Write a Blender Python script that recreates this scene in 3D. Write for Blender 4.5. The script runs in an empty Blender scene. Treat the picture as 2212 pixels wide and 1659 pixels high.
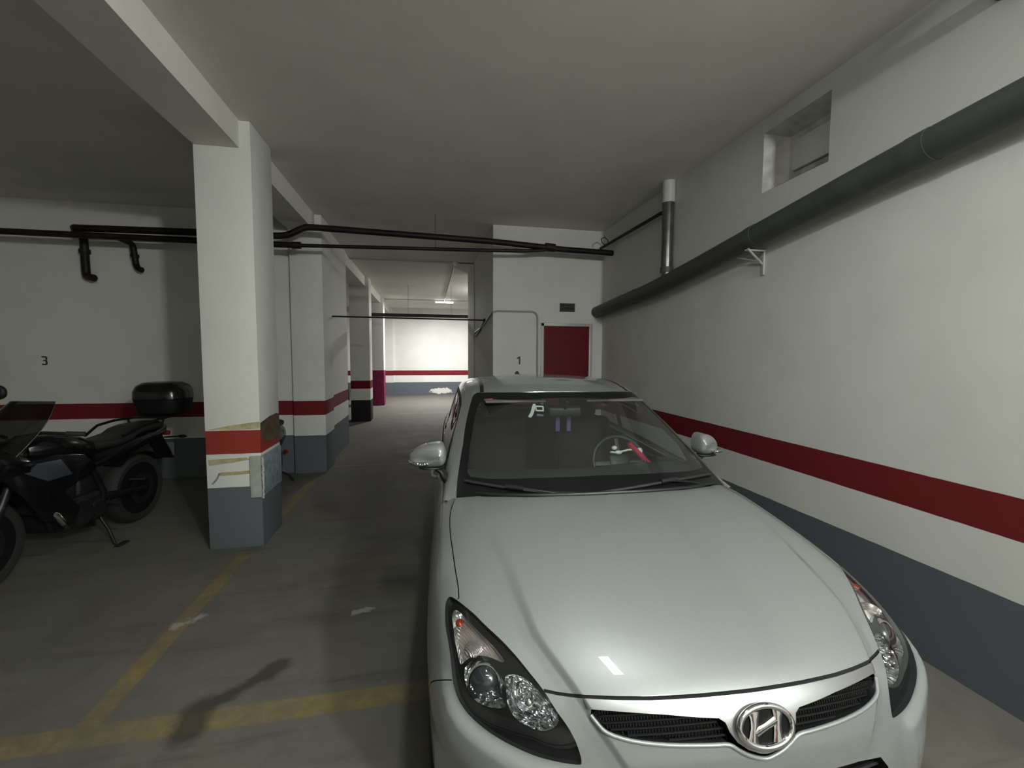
import bpy, bmesh, math, random
import numpy as np
from mathutils import Vector, Matrix
from mathutils.geometry import delaunay_2d_cdt

# ------------------------------------------------------------------ camera, light, exposure
SC = bpy.context.scene
COL = SC.collection
F_PX, YAW, PITCH, ROLL, EYE = 935.64, .192254, .066139, .004545, 1.64
cam_d = bpy.data.cameras.new('camera')
cam_d.sensor_width = 36
cam_d.lens = F_PX / 2212 * 36
cam_d.clip_start = .02
cam_o = bpy.data.objects.new('camera', cam_d)
COL.objects.link(cam_o)
_f = Vector((math.sin(YAW) * math.cos(PITCH), math.cos(YAW) * math.cos(PITCH), -math.sin(PITCH)))
_r = Vector((math.cos(YAW), -math.sin(YAW), 0)); _u = _r.cross(_f)
_r2 = _r * math.cos(ROLL) + _u * math.sin(ROLL); _u2 = _u * math.cos(ROLL) - _r * math.sin(ROLL)
cam_o.matrix_world = Matrix(((_r2.x, _u2.x, -_f.x, 0), (_r2.y, _u2.y, -_f.y, 0), (_r2.z, _u2.z, -_f.z, EYE), (0, 0, 0, 1)))
SC.camera = cam_o

world = bpy.data.worlds.new('world'); SC.world = world; world.use_nodes = True
world.node_tree.nodes['Background'].inputs[0].default_value = (.5, .52, .5, 1)
world.node_tree.nodes['Background'].inputs[1].default_value = .02
SC.view_settings.view_transform = 'Standard'
SC.view_settings.look = 'None'
SC.view_settings.gamma = 1
SC.view_settings.use_curve_mapping = False
SC.view_settings.exposure = -.05

def area_lamp(name, loc, sx, sy, power, color, spread=math.pi):
    d = bpy.data.lights.new(name, 'AREA'); d.shape = 'RECTANGLE'; d.size = sx; d.size_y = sy
    d.energy = power; d.color = color; d.spread = spread
    o = bpy.data.objects.new(name, d); o.location = loc; COL.objects.link(o); return o
NEAR_LAMPS = ((.45, .95, .16, .62, 33), (.5, -.8, 1.2, .16, 30))
for x, y, sx, sy, w in NEAR_LAMPS: area_lamp('near_ceiling_lamp_light', (x, y, 3.385), sx, sy, w * .9, (.95, 1, .955))
area_lamp('far_ceiling_lamp_light', (.58, 15.24, 3.36), .62, .14, 350, (1, 1, .985))
def point_lamp(name, loc, r, power, color):
    d = bpy.data.lights.new(name, 'POINT'); d.energy = power; d.shadow_soft_size = r; d.color = color
    o = bpy.data.objects.new(name, d); o.location = loc; COL.objects.link(o)
point_lamp('rear_lamp_light', (2.10, -2.3, 3.12), .13, 560, (.97, 1, .965))
point_lamp('passage_fill_light', (2.2, 12.5, 3.22), .10, 125, (1, .98, .94))  # unseen fill, added to brighten the block's side and the far ceiling

# ------------------------------------------------------------------ helpers
def smooth_all(me, on=True):
    me.polygons.foreach_set('use_smooth', [on] * len(me.polygons))

def link(name, me, mats, parent=None, smooth=False):
    if not isinstance(mats, (list, tuple)): mats = [mats]
    for m in mats: me.materials.append(m)
    if smooth: smooth_all(me)
    o = bpy.data.objects.new(name, me); COL.objects.link(o)
    if parent is not None: o.parent = parent
    return o

def tag(o, label=None, cat=None, group=None, kind=None):
    if label: o['label'] = label
    if cat: o['category'] = cat
    if group: o['group'] = group
    if kind: o['kind'] = kind
    return o

def thing(name, label, cat, loc=(0, 0, 0), rz=0, group=None):
    o = bpy.data.objects.new(name, None); COL.objects.link(o)
    o.location = loc; o.rotation_euler = (0, 0, rz); o.empty_display_size = .1
    return tag(o, label, cat, group)

class MB:
    """collects shapes, then links them as one mesh object"""
    def __init__(s): s.v = []; s.f = []; s.m = []; s.sm = []
    def add(s, V, F, mi=0, sm=False):
        k = len(s.v); s.v += [tuple(p) for p in V]; s.f += [[i + k for i in f] for f in F]
        s.m += [mi] * len(F); s.sm += [sm] * len(F); return s
    def box(s, a, b, mi=0, M=None):
        x0, y0, z0 = a; x1, y1, z1 = b
        V = [(x, y, z) for z in (z0, z1) for y in (y0, y1) for x in (x0, x1)]
        if M is not None: V = [M @ Vector(p) for p in V]
        return s.add(V, [(0, 2, 3, 1), (4, 5, 7, 6), (0, 1, 5, 4), (2, 6, 7, 3), (0, 4, 6, 2), (1, 3, 7, 5)], mi)
    def rbox(s, c, size, r=.01, mi=0, M=None, seg=3):
        bm = bmesh.new(); bmesh.ops.create_cube(bm, size=1)
        for v in bm.verts: v.co = Vector((v.co.x * size[0], v.co.y * size[1], v.co.z * size[2]))
        bmesh.ops.bevel(bm, geom=bm.edges[:], offset=min(r, min(size) * .49), segments=seg, profile=.5, affect='EDGES')
        V = [v.co + Vector(c) for v in bm.verts]
        if M is not None: V = [M @ p for p in V]
        bm.verts.index_update()
        F = [[v.index for v in f.verts] for f in bm.faces]; bm.free()
        return s.add(V, F, mi, True)
    def tube(s, P, r, mi=0, n=12, closed=False, cap=True, squash=None):
        P = [Vector(p) for p in P]; N = len(P); R = r if isinstance(r, (list, tuple)) else [r] * N
        V = []; up = None
        for i, p in enumerate(P):
            if closed: t = (P[(i + 1) % N] - P[i - 1])
            else: t = (P[min(i + 1, N - 1)] - P[max(i - 1, 0)])
            t.normalize()
            if up is None: up = Vector((0, 0, 1)) if abs(t.z) < .9 else Vector((1, 0, 0))
            a = t.cross(up).normalized(); up = a.cross(t).normalized(); up2 = up
            for k in range(n):
                w = 2 * math.pi * k / n; ca, sa = math.cos(w), math.sin(w)
                if squash: ca *= squash[0]; sa *= squash[1]
                V.append(p + a * ca * R[i] + up2 * sa * R[i])
        F = []
        for i in range(N if closed else N - 1):
            j = (i + 1) % N
            for k in range(n):
                l = (k + 1) % n; F.append((i * n + k, i * n + l, j * n + l, j * n + k))
        if cap and not closed: F += [list(range(n))[::-1], [(N - 1) * n + k for k in range(n)]]
        return s.add(V, F, mi, True)
    def lathe(s, prof, M=None, n=32, mi=0, closed=False, cap=True):
        """prof: (radius, height) about z"""
        V = []; F = []
        for (r, h) in prof:
            for k in range(n):
                w = 2 * math.pi * k / n; V.append(Vector((r * math.cos(w), r * math.sin(w), h)))
        m = len(prof)
        for i in range(m if closed else m - 1):
            j = (i + 1) % m
            for k in range(n):
                l = (k + 1) % n; F.append((i * n + k, i * n + l, j * n + l, j * n + k))
        if not closed and cap:
            if prof[0][0] > 1e-6: F.append(list(range(n))[::-1])
            if prof[-1][0] > 1e-6: F.append([(m - 1) * n + k for k in range(n)])
        if M is not None: V = [M @ p for p in V]
        return s.add(V, F, mi, True)
    def ell(s, c, r, mi=0, M=None, nu=20, nv=14, p=1.0):
        V = []; F = []
        sg = lambda a: math.copysign(abs(a) ** p, a)
        for i in range(nv + 1):
            ph = math.pi * i / nv - math.pi / 2
            for k in range(nu):
                th = 2 * math.pi * k / nu
                V.append(Vector((c[0] + r[0] * sg(math.cos(ph)) * sg(math.cos(th)), c[1] + r[1] * sg(math.cos(ph)) * sg(math.sin(th)), c[2] + r[2] * sg(math.sin(ph)))))
        for i in range(nv):
            for k in range(nu):
                l = (k + 1) % nu; F.append((i * nu + k, i * nu + l, (i + 1) * nu + l, (i + 1) * nu + k))
        if M is not None: V = [M @ q for q in V]
        return s.add(V, F, mi, True)
    def prism(s, pts, a, b, axis='x', mi=0, sm=False):
        """polygon (2D) extruded along an axis from a to b; pts are the other two coordinates in order"""
        def mk(p, t):
            return {'x': (t, p[0], p[1]), 'y': (p[0], t, p[1]), 'z': (p[0], p[1], t)}[axis]
        n = len(pts); V = [mk(p, a) for p in pts] + [mk(p, b) for p in pts]
        F = [list(range(n))[::-1], [n + i for i in range(n)]] + [(i, (i + 1) % n, n + (i + 1) % n, n + i) for i in range(n)]
        return s.add(V, F, mi, sm)
    def loft(s, rings, mi=0, cap=True):
        n = len(rings[0]); V = [p for r in rings for p in r]; F = []
        for i in range(len(rings) - 1):
            for k in range(n):
                l = (k + 1) % n; F.append((i * n + k, i * n + l, (i + 1) * n + l, (i + 1) * n + k))
        if cap: F += [list(range(n))[::-1], [(len(rings) - 1) * n + k for k in range(n)]]
        return s.add(V, F, mi, True)
    def build(s, name, mats, parent=None, bevel=0, auto=40):
        me = bpy.data.meshes.new(name); me.from_pydata(s.v, [], s.f)
        me.polygons.foreach_set('material_index', s.m)
        bm = bmesh.new(); bm.from_mesh(me)
        bmesh.ops.remove_doubles(bm, verts=bm.verts, dist=1e-5)
        bmesh.ops.recalc_face_normals(bm, faces=bm.faces)
        if bevel:
            E = [e for e in bm.edges if len(e.link_faces) == 2 and e.calc_face_angle(0) > .6]
            bmesh.ops.bevel(bm, geom=E, offset=bevel, segments=2, profile=.5, affect='EDGES')
        bm.to_mesh(me); bm.free()
        if any(s.sm) or bevel:
            smooth_all(me)
            me.set_sharp_from_angle(angle=math.radians(auto))
        return link(name, me, mats, parent)

def catmull(P, n=6, closed=False):
    P = [np.array(p, float) for p in P]; N = len(P); out = []
    rng = range(N if closed else N - 1)
    for i in rng:
        if closed: a, b, c, d = P[i - 1], P[i], P[(i + 1) % N], P[(i + 2) % N]
        else: a, b, c, d = P[max(i - 1, 0)], P[i], P[i + 1], P[min(i + 2, N - 1)]
        for k in range(n):
            t = k / n
            out.append(.5 * ((2 * b) + (-a + c) * t + (2 * a - 5 * b + 4 * c - d) * t * t + (-a + 3 * b - 3 * c + d) * t ** 3))
    if not closed: out.append(P[-1])
    return out

# ------------------------------------------------------------------ materials
def new_mat(name):
    m = bpy.data.materials.new(name); m.use_nodes = True; nt = m.node_tree
    return m, nt, nt.nodes['Principled BSDF']
def setp(b, **k):
    names = dict(col='Base Color', rough='Roughness', metal='Metallic', coat='Coat Weight', coatr='Coat Roughness', spec='Specular IOR Level', ior='IOR', alpha='Alpha', trans='Transmission Weight', em='Emission Color', es='Emission Strength', sheen='Sheen Weight')
    for a, v in k.items():
        if a in ('col', 'em') and len(v) == 3: v = (*v, 1)
        b.inputs[names[a]].default_value = v
def mat(name, col, rough=.5, metal=0, noise=0, scale=30, bump=0, bscale=60, **k):
    m, nt, b = new_mat(name); setp(b, col=col, rough=rough, metal=metal, **k)
    L = nt.links
    if noise or bump:
        g = nt.nodes.new('ShaderNodeNewGeometry')
    if noise:
        n = nt.nodes.new('ShaderNodeTexNoise'); n.inputs['Scale'].default_value = scale; n.inputs['Detail'].default_value = 6
        L.new(g.outputs['Position'], n.inputs['Vector'])
        r = nt.nodes.new('ShaderNodeMapRange'); r.inputs['From Min'].default_value = .3; r.inputs['From Max'].default_value = .7
        r.inputs['To Min'].default_value = 1 - noise; r.inputs['To Max'].default_value = 1 + noise
        L.new(n.outputs['Fac'], r.inputs['Value'])
        mx = nt.nodes.new('ShaderNodeMix'); mx.data_type = 'RGBA'; mx.blend_type = 'MULTIPLY'; mx.inputs[0].default_value = 1
        mx.inputs[6].default_value = (*col, 1); L.new(r.outputs[0], mx.inputs[7]); L.new(mx.outputs[2], b.inputs['Base Color'])
    if bump:
        n2 = nt.nodes.new('ShaderNodeTexNoise'); n2.inputs['Scale'].default_value = bscale; n2.inputs['Detail'].default_value = 5
        L.new(g.outputs['Position'], n2.inputs['Vector'])
        bp = nt.nodes.new('ShaderNodeBump'); bp.inputs['Strength'].default_value = bump; bp.inputs['Distance'].default_value = .01
        L.new(n2.outputs['Fac'], bp.inputs['Height']); L.new(bp.outputs[0], b.inputs['Normal'])
    return m

class NT:
    """small node maths helper"""
    def __init__(s, nt): s.nt = nt; s.L = nt.links; g = nt.nodes.new('ShaderNodeNewGeometry'); s.pos = g.outputs['Position']
        
    def m(s, op, a, b=None, c=None, clamp=False):
        n = s.nt.nodes.new('ShaderNodeMath'); n.operation = op; n.use_clamp = clamp
        for i, v in enumerate((a, b, c)):
            if v is None: continue
            if isinstance(v, (int, float)): n.inputs[i].default_value = v
            else: s.L.new(v, n.inputs[i])
        return n.outputs[0]
    def xyz(s):
        n = s.nt.nodes.new('ShaderNodeSeparateXYZ'); s.L.new(s.pos, n.inputs[0]); return n.outputs[0], n.outputs[1], n.outputs[2]
    def noise(s, scale, detail=5, rough=.6, vec=None, dist=0):
        n = s.nt.nodes.new('ShaderNodeTexNoise'); n.inputs['Scale'].default_value = scale; n.inputs['Detail'].default_value = detail
        n.inputs['Roughness'].default_value = rough; n.inputs['Distortion'].default_value = dist
        s.L.new(vec if vec is not None else s.pos, n.inputs['Vector']); return n.outputs['Fac']
    def mapr(s, v, a, b, c, d, smooth=False):
        n = s.nt.nodes.new('ShaderNodeMapRange'); n.interpolation_type = 'SMOOTHSTEP' if smooth else 'LINEAR'
        for i, q in zip(('From Min', 'From Max', 'To Min', 'To Max'), (a, b, c, d)): n.inputs[i].default_value = q
        s.L.new(v, n.inputs['Value']); return n.outputs[0]
    def mix(s, f, a, b, mode='MIX'):
        n = s.nt.nodes.new('ShaderNodeMix'); n.data_type = 'RGBA'; n.blend_type = mode
        if isinstance(f, (int, float)): n.inputs[0].default_value = f
        else: s.L.new(f, n.inputs[0])
        for i, v in ((6, a), (7, b)):
            if isinstance(v, tuple): n.inputs[i].default_value = (*v, 1) if len(v) == 3 else v
            else: s.L.new(v, n.inputs[i])
        return n.outputs[2]
    def band(s, v, a, b, w):
        """soft mask of a<v<b"""
        return s.m('MULTIPLY', s.mapr(v, a - w, a + w, 0, 1), s.mapr(v, b - w, b + w, 1, 0))
    def bump(s, h, strength, dist, bsdf):
        bp = s.nt.nodes.new('ShaderNodeBump'); bp.inputs['Strength'].default_value = strength; bp.inputs['Distance'].default_value = dist
        s.L.new(h, bp.inputs['Height']); s.L.new(bp.outputs[0], bsdf.inputs['Normal'])
    def capsule(s, x, y, a, b, r, w, nz=None):
        """soft mask of a floor-plan capsule"""
        ax, ay = a; bx, by = b; dx, dy = bx - ax, by - ay; LL = dx * dx + dy * dy
        px = s.m('SUBTRACT', x, ax); py = s.m('SUBTRACT', y, ay)
        t = s.m('DIVIDE', s.m('ADD', s.m('MULTIPLY', px, dx), s.m('MULTIPLY', py, dy)), LL, clamp=True)
        ex = s.m('SUBTRACT', px, s.m('MULTIPLY', t, dx)); ey = s.m('SUBTRACT', py, s.m('MULTIPLY', t, dy))
        d = s.m('SQRT', s.m('ADD', s.m('MULTIPLY', ex, ex), s.m('MULTIPLY', ey, ey)))
        if nz is not None: d = s.m('ADD', d, nz)
        return s.mapr(d, r - w, r + w, 1, 0, True)

WHITE = (.66, .66, .62); RED = (.155, .015, .018); GREY = (.105, .115, .13)
def wall_mat(name, white=WHITE, red=RED, grey=GREY, bands=True, stripes=(.526, .808, 1.005), pad=None, chip=False):
    m, nt, b = new_mat(name); N = NT(nt); x, y, z = N.xyz()
    n1 = N.noise(1.3, 4); n2 = N.noise(55, 4); n3 = N.noise(9, 5)
    c = N.mix(N.mapr(n1, .3, .7, 0, 1), tuple(v * .93 for v in white), tuple(min(1, v * 1.05) for v in white))
    if bands:
        zz = N.m('ADD', z, N.m('MULTIPLY', N.m('SUBTRACT', n3, .5), .006))
        g, r0, r1 = stripes
        c = N.mix(N.band(zz, r0, r1, .0012), c, red)
        c = N.mix(N.mapr(zz, g - .0012, g + .0012, 1, 0), c, grey)
        if pad: c = N.mix(N.mapr(z, pad[0] - .004, pad[0] + .004, 1, 0), c, N.mix(N.mapr(N.noise(14, 5), .4, .65, 0, 1), pad[1], pad[2]))
        scuff = N.m('MULTIPLY', N.mapr(N.noise(16, 7, .7), .60, .74, 0, .5), N.mapr(z, .0, .45, 1, 0))
        c = N.mix(scuff, c, (.05, .05, .05))
        if chip:
            px = N.m('ADD', N.m('MULTIPLY', N.m('SUBTRACT', x, .55), .9), N.m('MULTIPLY', N.m('SUBTRACT', n3, .5), .5))
            dd = N.m('SQRT', N.m('ADD', N.m('POWER', px, 2), N.m('POWER', N.m('MULTIPLY', N.m('SUBTRACT', N.m('ADD', z, N.m('MULTIPLY', N.noise(7), .22)), .27), 3.2), 2)))
            c = N.mix(N.mapr(dd, .36, .42, 1, 0), c, (.62, .60, .55))
    nt.links.new(c, b.inputs['Base Color']); setp(b, rough=.75, spec=.15)
    N.bump(N.m('ADD', N.m('MULTIPLY', n2, .35), N.noise(6, 3)), .10, .010, b)
    return m

M = {}
M['wall'] = wall_mat('wall_paint_banded')
M['wall_far'] = wall_mat('far_wall_paint', chip=True)
M['pillar'] = wall_mat('pillar_paint', red=(.24, .035, .025), white=(.64, .64, .60))
M['pillar_dark'] = wall_mat('dark_pillar_paint', red=(.14, .008, .012), grey=(.022, .02, .022))
M['pillar_pad'] = wall_mat('crimson_pillar_paint', pad=(1.138, (.15, .012, .05), (.24, .03, .09)))
M['ceiling'] = wall_mat('ceiling_paint', white=(.73, .715, .665), bands=False)
M['recess'] = mat('recess_concrete', (.52, .51, .48), .8, noise=.3, scale=7, bump=.4)

def floor_mat():
    m, nt, b = new_mat('floor_concrete'); N = NT(nt); x, y, z = N.xyz()
    big = N.noise(.55, 4, .6); mid = N.noise(2.6, 6, .65, dist=.6); fine = N.noise(90, 4, .7); sm = N.noise(14, 6, .65)
    sc = nt.nodes.new('ShaderNodeVectorMath'); sc.operation = 'MULTIPLY'; sc.inputs[1].default_value = (.35, 3.2, 1); nt.links.new(N.pos, sc.inputs[0])
    streak = N.noise(2.2, 5, .65, vec=sc.outputs[0], dist=.3)
    c = N.mix(N.mapr(mid, .3, .72, 0, 1), (.080, .076, .066), (.128, .123, .110))
    c = N.mix(N.mapr(big, .35, .65, 0, .6), c, (.125, .116, .095))
    c = N.mix(N.mapr(streak, .56, .74, 0, .55), c, (.052, .046, .037))
    c = N.mix(N.mapr(sm, .62, .78, 0, .22), c, (.20, .195, .18))
    # darker brown lane between the pillars and the car
    lane = N.capsule(x, y, (-.55, 3.1), (-.4, 3.9), .22, .3, N.m('MULTIPLY', N.m('SUBTRACT', streak, .5), 1.4))
    c = N.mix(N.m('MULTIPLY', lane, .55), c, (.050, .043, .034))
    c = N.mix(N.m('MULTIPLY', N.capsule(x, y, (-.7, 4.6), (-.5, 7.5), .45, .5, N.m('MULTIPLY', N.m('SUBTRACT', mid, .5), .9)), .4), c, (.060, .052, .042))
    wear = N.mapr(N.m('ADD', N.m('MULTIPLY', mid, .55), N.m('MULTIPLY', N.noise(38, 6, .75), .45)), .40, .60, .25, .92)
    jit = N.m('MULTIPLY', N.m('SUBTRACT', N.noise(22, 4), .5), .016)
    yx = N.m('ADD', x, jit); yy = N.m('ADD', y, jit)
    yel = N.mix(N.mapr(sm, .35, .65, 0, 1), (.165, .122, .036), (.22, .165, .060))
    front = N.band(yy, 2.004, 2.13, .006)
    side = N.m('MULTIPLY', N.band(yx, -1.537, -1.437, .006), N.m('MAXIMUM', N.band(y, 2.06, 3.80, .02), N.band(y, 4.55, 5.95, .04)))
    thin = N.m('MULTIPLY', N.m('MULTIPLY', N.band(yy, 6.625, 6.668, .006), N.band(x, -1.37, 1.9, .01)), .55)
    c = N.mix(N.m('MULTIPLY', N.m('MAXIMUM', front, side), wear), c, yel)
    c = N.mix(thin, c, (.22, .18, .11))
    thin2 = N.m('MULTIPLY', N.m('MULTIPLY', N.band(yy, 12.42, 12.48, .01), N.band(x, -.8, 1.9, .01)), .45)
    c = N.mix(thin2, c, (.30, .27, .20))
    # dark oil stain over the front line, chipped pale marks
    nz = N.m('MULTIPLY', N.m('SUBTRACT', N.noise(7, 6, .7), .5), .12)
    st = N.m('MAXIMUM', N.capsule(x, y, (-1.04, 2.02), (-1.05, 2.13), .075, .035, nz), N.m('MAXIMUM', N.capsule(x, y, (-1.04, 2.13), (-.80, 2.34), .035, .022, nz), N.capsule(x, y, (-.82, 2.32), (-.78, 2.385), .05, .028, nz)))
    c = N.mix(N.m('MULTIPLY', st, .82), c, (.036, .032, .027))
    ch = N.m('MAXIMUM', N.capsule(x, y, (-.46, 2.80), (-.37, 2.83), .022, .012, N.m('MULTIPLY', N.m('SUBTRACT', sm, .5), .16)), N.capsule(x, y, (-1.50, 2.85), (-1.40, 2.93), .03, .02, N.m('MULTIPLY', N.m('SUBTRACT', sm, .5), .2)))
    c = N.mix(N.m('MULTIPLY', ch, .7), c, (.30, .29, .26))
    nt.links.new(c, b.inputs['Base Color'])
    nt.links.new(N.mapr(mid, .3, .7, .75, .92), b.inputs['Roughness']); setp(b, spec=.2)
    N.bump(N.m('ADD', N.m('MULTIPLY', fine, .25), N.m('MULTIPLY', sm, .6)), .22, .01, b)
    return m
M['floor'] = floor_mat()

M['pipe_black'] = mat('black_red_pipe_paint', (.011, .006, .006), .55, spec=.3, noise=.5, scale=6)
M['duct'] = mat('grey_duct_plastic', (.062, .067, .064), .55, noise=.12, scale=8)
M['galv'] = mat('galvanised_pipe', (.20, .20, .19), .25, .85, noise=.25, scale=10)
M['pvc'] = mat('white_pvc', (.52, .52, .48), .5)
M['conduit'] = mat('grey_conduit', (.30, .31, .28), .5)
M['tray'] = mat('tray_dark_red', (.030, .012, .010), .5, noise=.4, scale=8)
M['steel'] = mat('painted_steel', (.42, .42, .39), .45, .2)
M['door_red'] = mat('door_red_paint', (.115, .010, .012), .65, spec=.2, noise=.08, scale=9, bump=.05)
M['black'] = mat('black_plastic', (.012, .012, .013), .45)
M['black_soft'] = mat('soft_black_plastic', (.022, .023, .024), .6, noise=.1, scale=120, bump=.15, bscale=500)
M['void'] = mat('matt_black', (.004, .004, .004), .9)
M['rubber'] = mat('tyre_rubber', (.014, .014, .014), .75, bump=.2, bscale=200)
M['gloss_black'] = mat('gloss_black', (.006, .006, .007), .12, coat=.6, coatr=.04)
M['chrome'] = mat('chrome', (.78, .78, .78), .07, 1.0)
M['satin'] = mat('satin_chrome', (.62, .63, .63), .22, 1.0)
M['trim'] = mat('satin_grille_trim', (.42, .43, .43), .36, .9)
M['badge_black'] = mat('badge_black', (.004, .004, .004), .35, spec=.2)
M['mesh'] = mat('grille_mesh_black', (.004, .004, .004), .7, spec=.2)
M['numeral'] = mat('stencil_paint', (.030, .016, .018), .6)
M['numeral_red'] = mat('stencil_paint_red', (.10, .012, .016), .6)
M['fabric'] = mat('seat_fabric', (.013, .013, .014), .9, noise=.2, scale=200)
M['liner'] = mat('cabin_liner', (.10, .10, .095), .9)
M['purple'] = mat('purple_strap', (.30, .19, .55), .7)
M['seal'] = mat('window_seal_black', (.010, .010, .010), .55, spec=.25)
M['frit'] = mat('screen_border_black', (.006, .006, .007), .30, spec=.35)
M['lock_red'] = mat('red_lock_paint', (.55, .02, .07), .35)
M['white_plastic'] = mat('white_plastic', (.75, .80, .78), .4)
M['amber'] = mat('amber_bulb', (.20, .022, .008), .15, coat=1)
M['label_red'] = mat('red_label', (.45, .07, .05), .5)
M['lamp_body'] = mat('lamp_housing', (.6, .6, .58), .5)

def emis(name, col, s):
    m, nt, b = new_mat(name); setp(b, col=(.8, .8, .8), em=col, es=s); return m
M['tube_on'] = emis('lit_tube', (.95, 1, .96), 22)
M['tube_far'] = emis('lit_tube_far', (1, .99, .96), 40)

def glass_mat(name, tint, rough=.0, base=.06, haze_and_dust=0):
    """thin clear sheet: see-through plus a Fresnel reflection"""
    m, nt, b = new_mat(name); nt.nodes.remove(b); out = nt.nodes['Material Output']; L = nt.links
    t = nt.nodes.new('ShaderNodeBsdfTransparent'); t.inputs[0].default_value = (*tint, 1)
    g = nt.nodes.new('ShaderNodeBsdfGlossy'); g.inputs['Roughness'].default_value = rough; g.inputs[0].default_value = (1, 1, 1, 1)
    fr = nt.nodes.new('ShaderNodeFresnel')
    gm = nt.nodes.new('ShaderNodeNewGeometry'); io = nt.nodes.new('ShaderNodeMapRange')   # a sheet reflects alike from both sides
    io.inputs['To Min'].default_value = 1.5; io.inputs['To Max'].default_value = 1 / 1.5
    L.new(gm.outputs['Backfacing'], io.inputs['Value']); L.new(io.outputs[0], fr.inputs[0])
    mr = nt.nodes.new('ShaderNodeMapRange'); mr.inputs['To Min'].default_value = base * .3; mr.inputs['To Max'].default_value = 1
    L.new(fr.outputs[0], mr.inputs['Value'])
    mx = nt.nodes.new('ShaderNodeMixShader'); L.new(mr.outputs[0], mx.inputs[0]); L.new(t.outputs[0], mx.inputs[1]); L.new(g.outputs[0], mx.inputs[2])
    if haze_and_dust:  # pale diffuse haze mixed in for the ceiling's reflection on the glass
        df = nt.nodes.new('ShaderNodeBsdfDiffuse'); df.inputs[0].default_value = (.5, .5, .48, 1); m2 = nt.nodes.new('ShaderNodeMixShader'); m2.inputs[0].default_value = haze_and_dust
        L.new(mx.outputs[0], m2.inputs[1]); L.new(df.outputs[0], m2.inputs[2]); L.new(m2.outputs[0], out.inputs[0])
    else: L.new(mx.outputs[0], out.inputs[0])
    return m
M['glass'] = glass_mat('windscreen_glass', (.72, .78, .74), haze_and_dust=.036)
M['side_glass'] = glass_mat('side_glass', (.70, .76, .72), haze_and_dust=.03)
M['lens'] = glass_mat('headlight_cover', (.93, .95, .95))
M['screen'] = glass_mat('smoked_screen', (.30, .30, .31))

def paint_mat():
    m, nt, b = new_mat('silver_metallic_paint'); N = NT(nt)
    setp(b, col=(.40, .42, .415), metal=.45, rough=.47, coat=1.0, coatr=.03)
    v = nt.nodes.new('ShaderNodeTexVoronoi'); v.inputs['Scale'].default_value = 900; nt.links.new(N.pos, v.inputs['Vector'])
    c = N.mix(N.mapr(v.outputs['Distance'], 0, .8, 0, 1), (.235, .25, .248), (.31, .325, .322))
    haze_and_dust = N.mapr(N.noise(3.5, 6, .6), .4, .7, 0, .18)
    c = N.mix(haze_and_dust, c, (.30, .30, .28))
    nt.links.new(c, b.inputs['Base Color']); nt.links.new(N.mapr(N.noise(3.5, 6, .6), .4, .7, .012, .045), b.inputs['Coat Roughness'])
    return m
M['paint'] = paint_mat()
def reflector_mat():
    m, nt, b = new_mat('lamp_reflector'); N = NT(nt); setp(b, col=(.72, .74, .76), metal=1, rough=.10)
    v = nt.nodes.new('ShaderNodeTexVoronoi'); v.inputs['Scale'].default_value = 55; nt.links.new(N.pos, v.inputs['Vector'])
    N.bump(v.outputs['Distance'], .5, .01, b); return m
M['reflector'] = reflector_mat()
def ribbed_mat():
    m, nt, b = new_mat('ribbed_reflector'); N = NT(nt); setp(b, col=(.90, .82, .78), metal=.85, rough=.20)
    x, y, z = N.xyz()
    N.bump(N.m('SINE', N.m('MULTIPLY', N.m('ADD', x, N.m('MULTIPLY', y, .5)), 900)), .6, .004, b); return m
M['ribbed'] = ribbed_mat()
def tape_mat():
    m, nt, b = new_mat('glue_residue'); N = NT(nt)
    c = N.mix(N.mapr(N.noise(12, 6, .7), .35, .65, 0, 1), (.30, .25, .12), (.46, .42, .27)); nt.links.new(c, b.inputs['Base Color']); setp(b, rough=.6); return m
M['tape'] = tape_mat()
M['wood_stain'] = mat('brown_residue', (.080, .050, .020), .7, noise=.45, scale=14)
M['foam_beige'] = mat('foam_guard_front', (.33, .35, .31), .8, noise=.18, scale=9)
M['foam_blue'] = mat('foam_guard_side', (.17, .21, .24), .8, noise=.3, scale=14)
M['foam_edge'] = mat('foam_guard_edge', (.42, .42, .36), .8, noise=.3, scale=60, bump=.6, bscale=120)

# ------------------------------------------------------------------ the room
CEIL = 3.507; XR = 2.624; BLK = .937; YD = 6.281
def slab(name, a, b, m, bevel=0, kind='structure'):
    mb = MB().box(a, b); o = mb.build(name, m, None, bevel); o['kind'] = kind; return o

slab('floor', (-9.3, -6.3, -.3), (8.3, 18.4, 0), M['floor'])
slab('ceiling', (-9.3, -6.3, CEIL), (8.3, 18.4, CEIL + .3), M['ceiling'])
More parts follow.
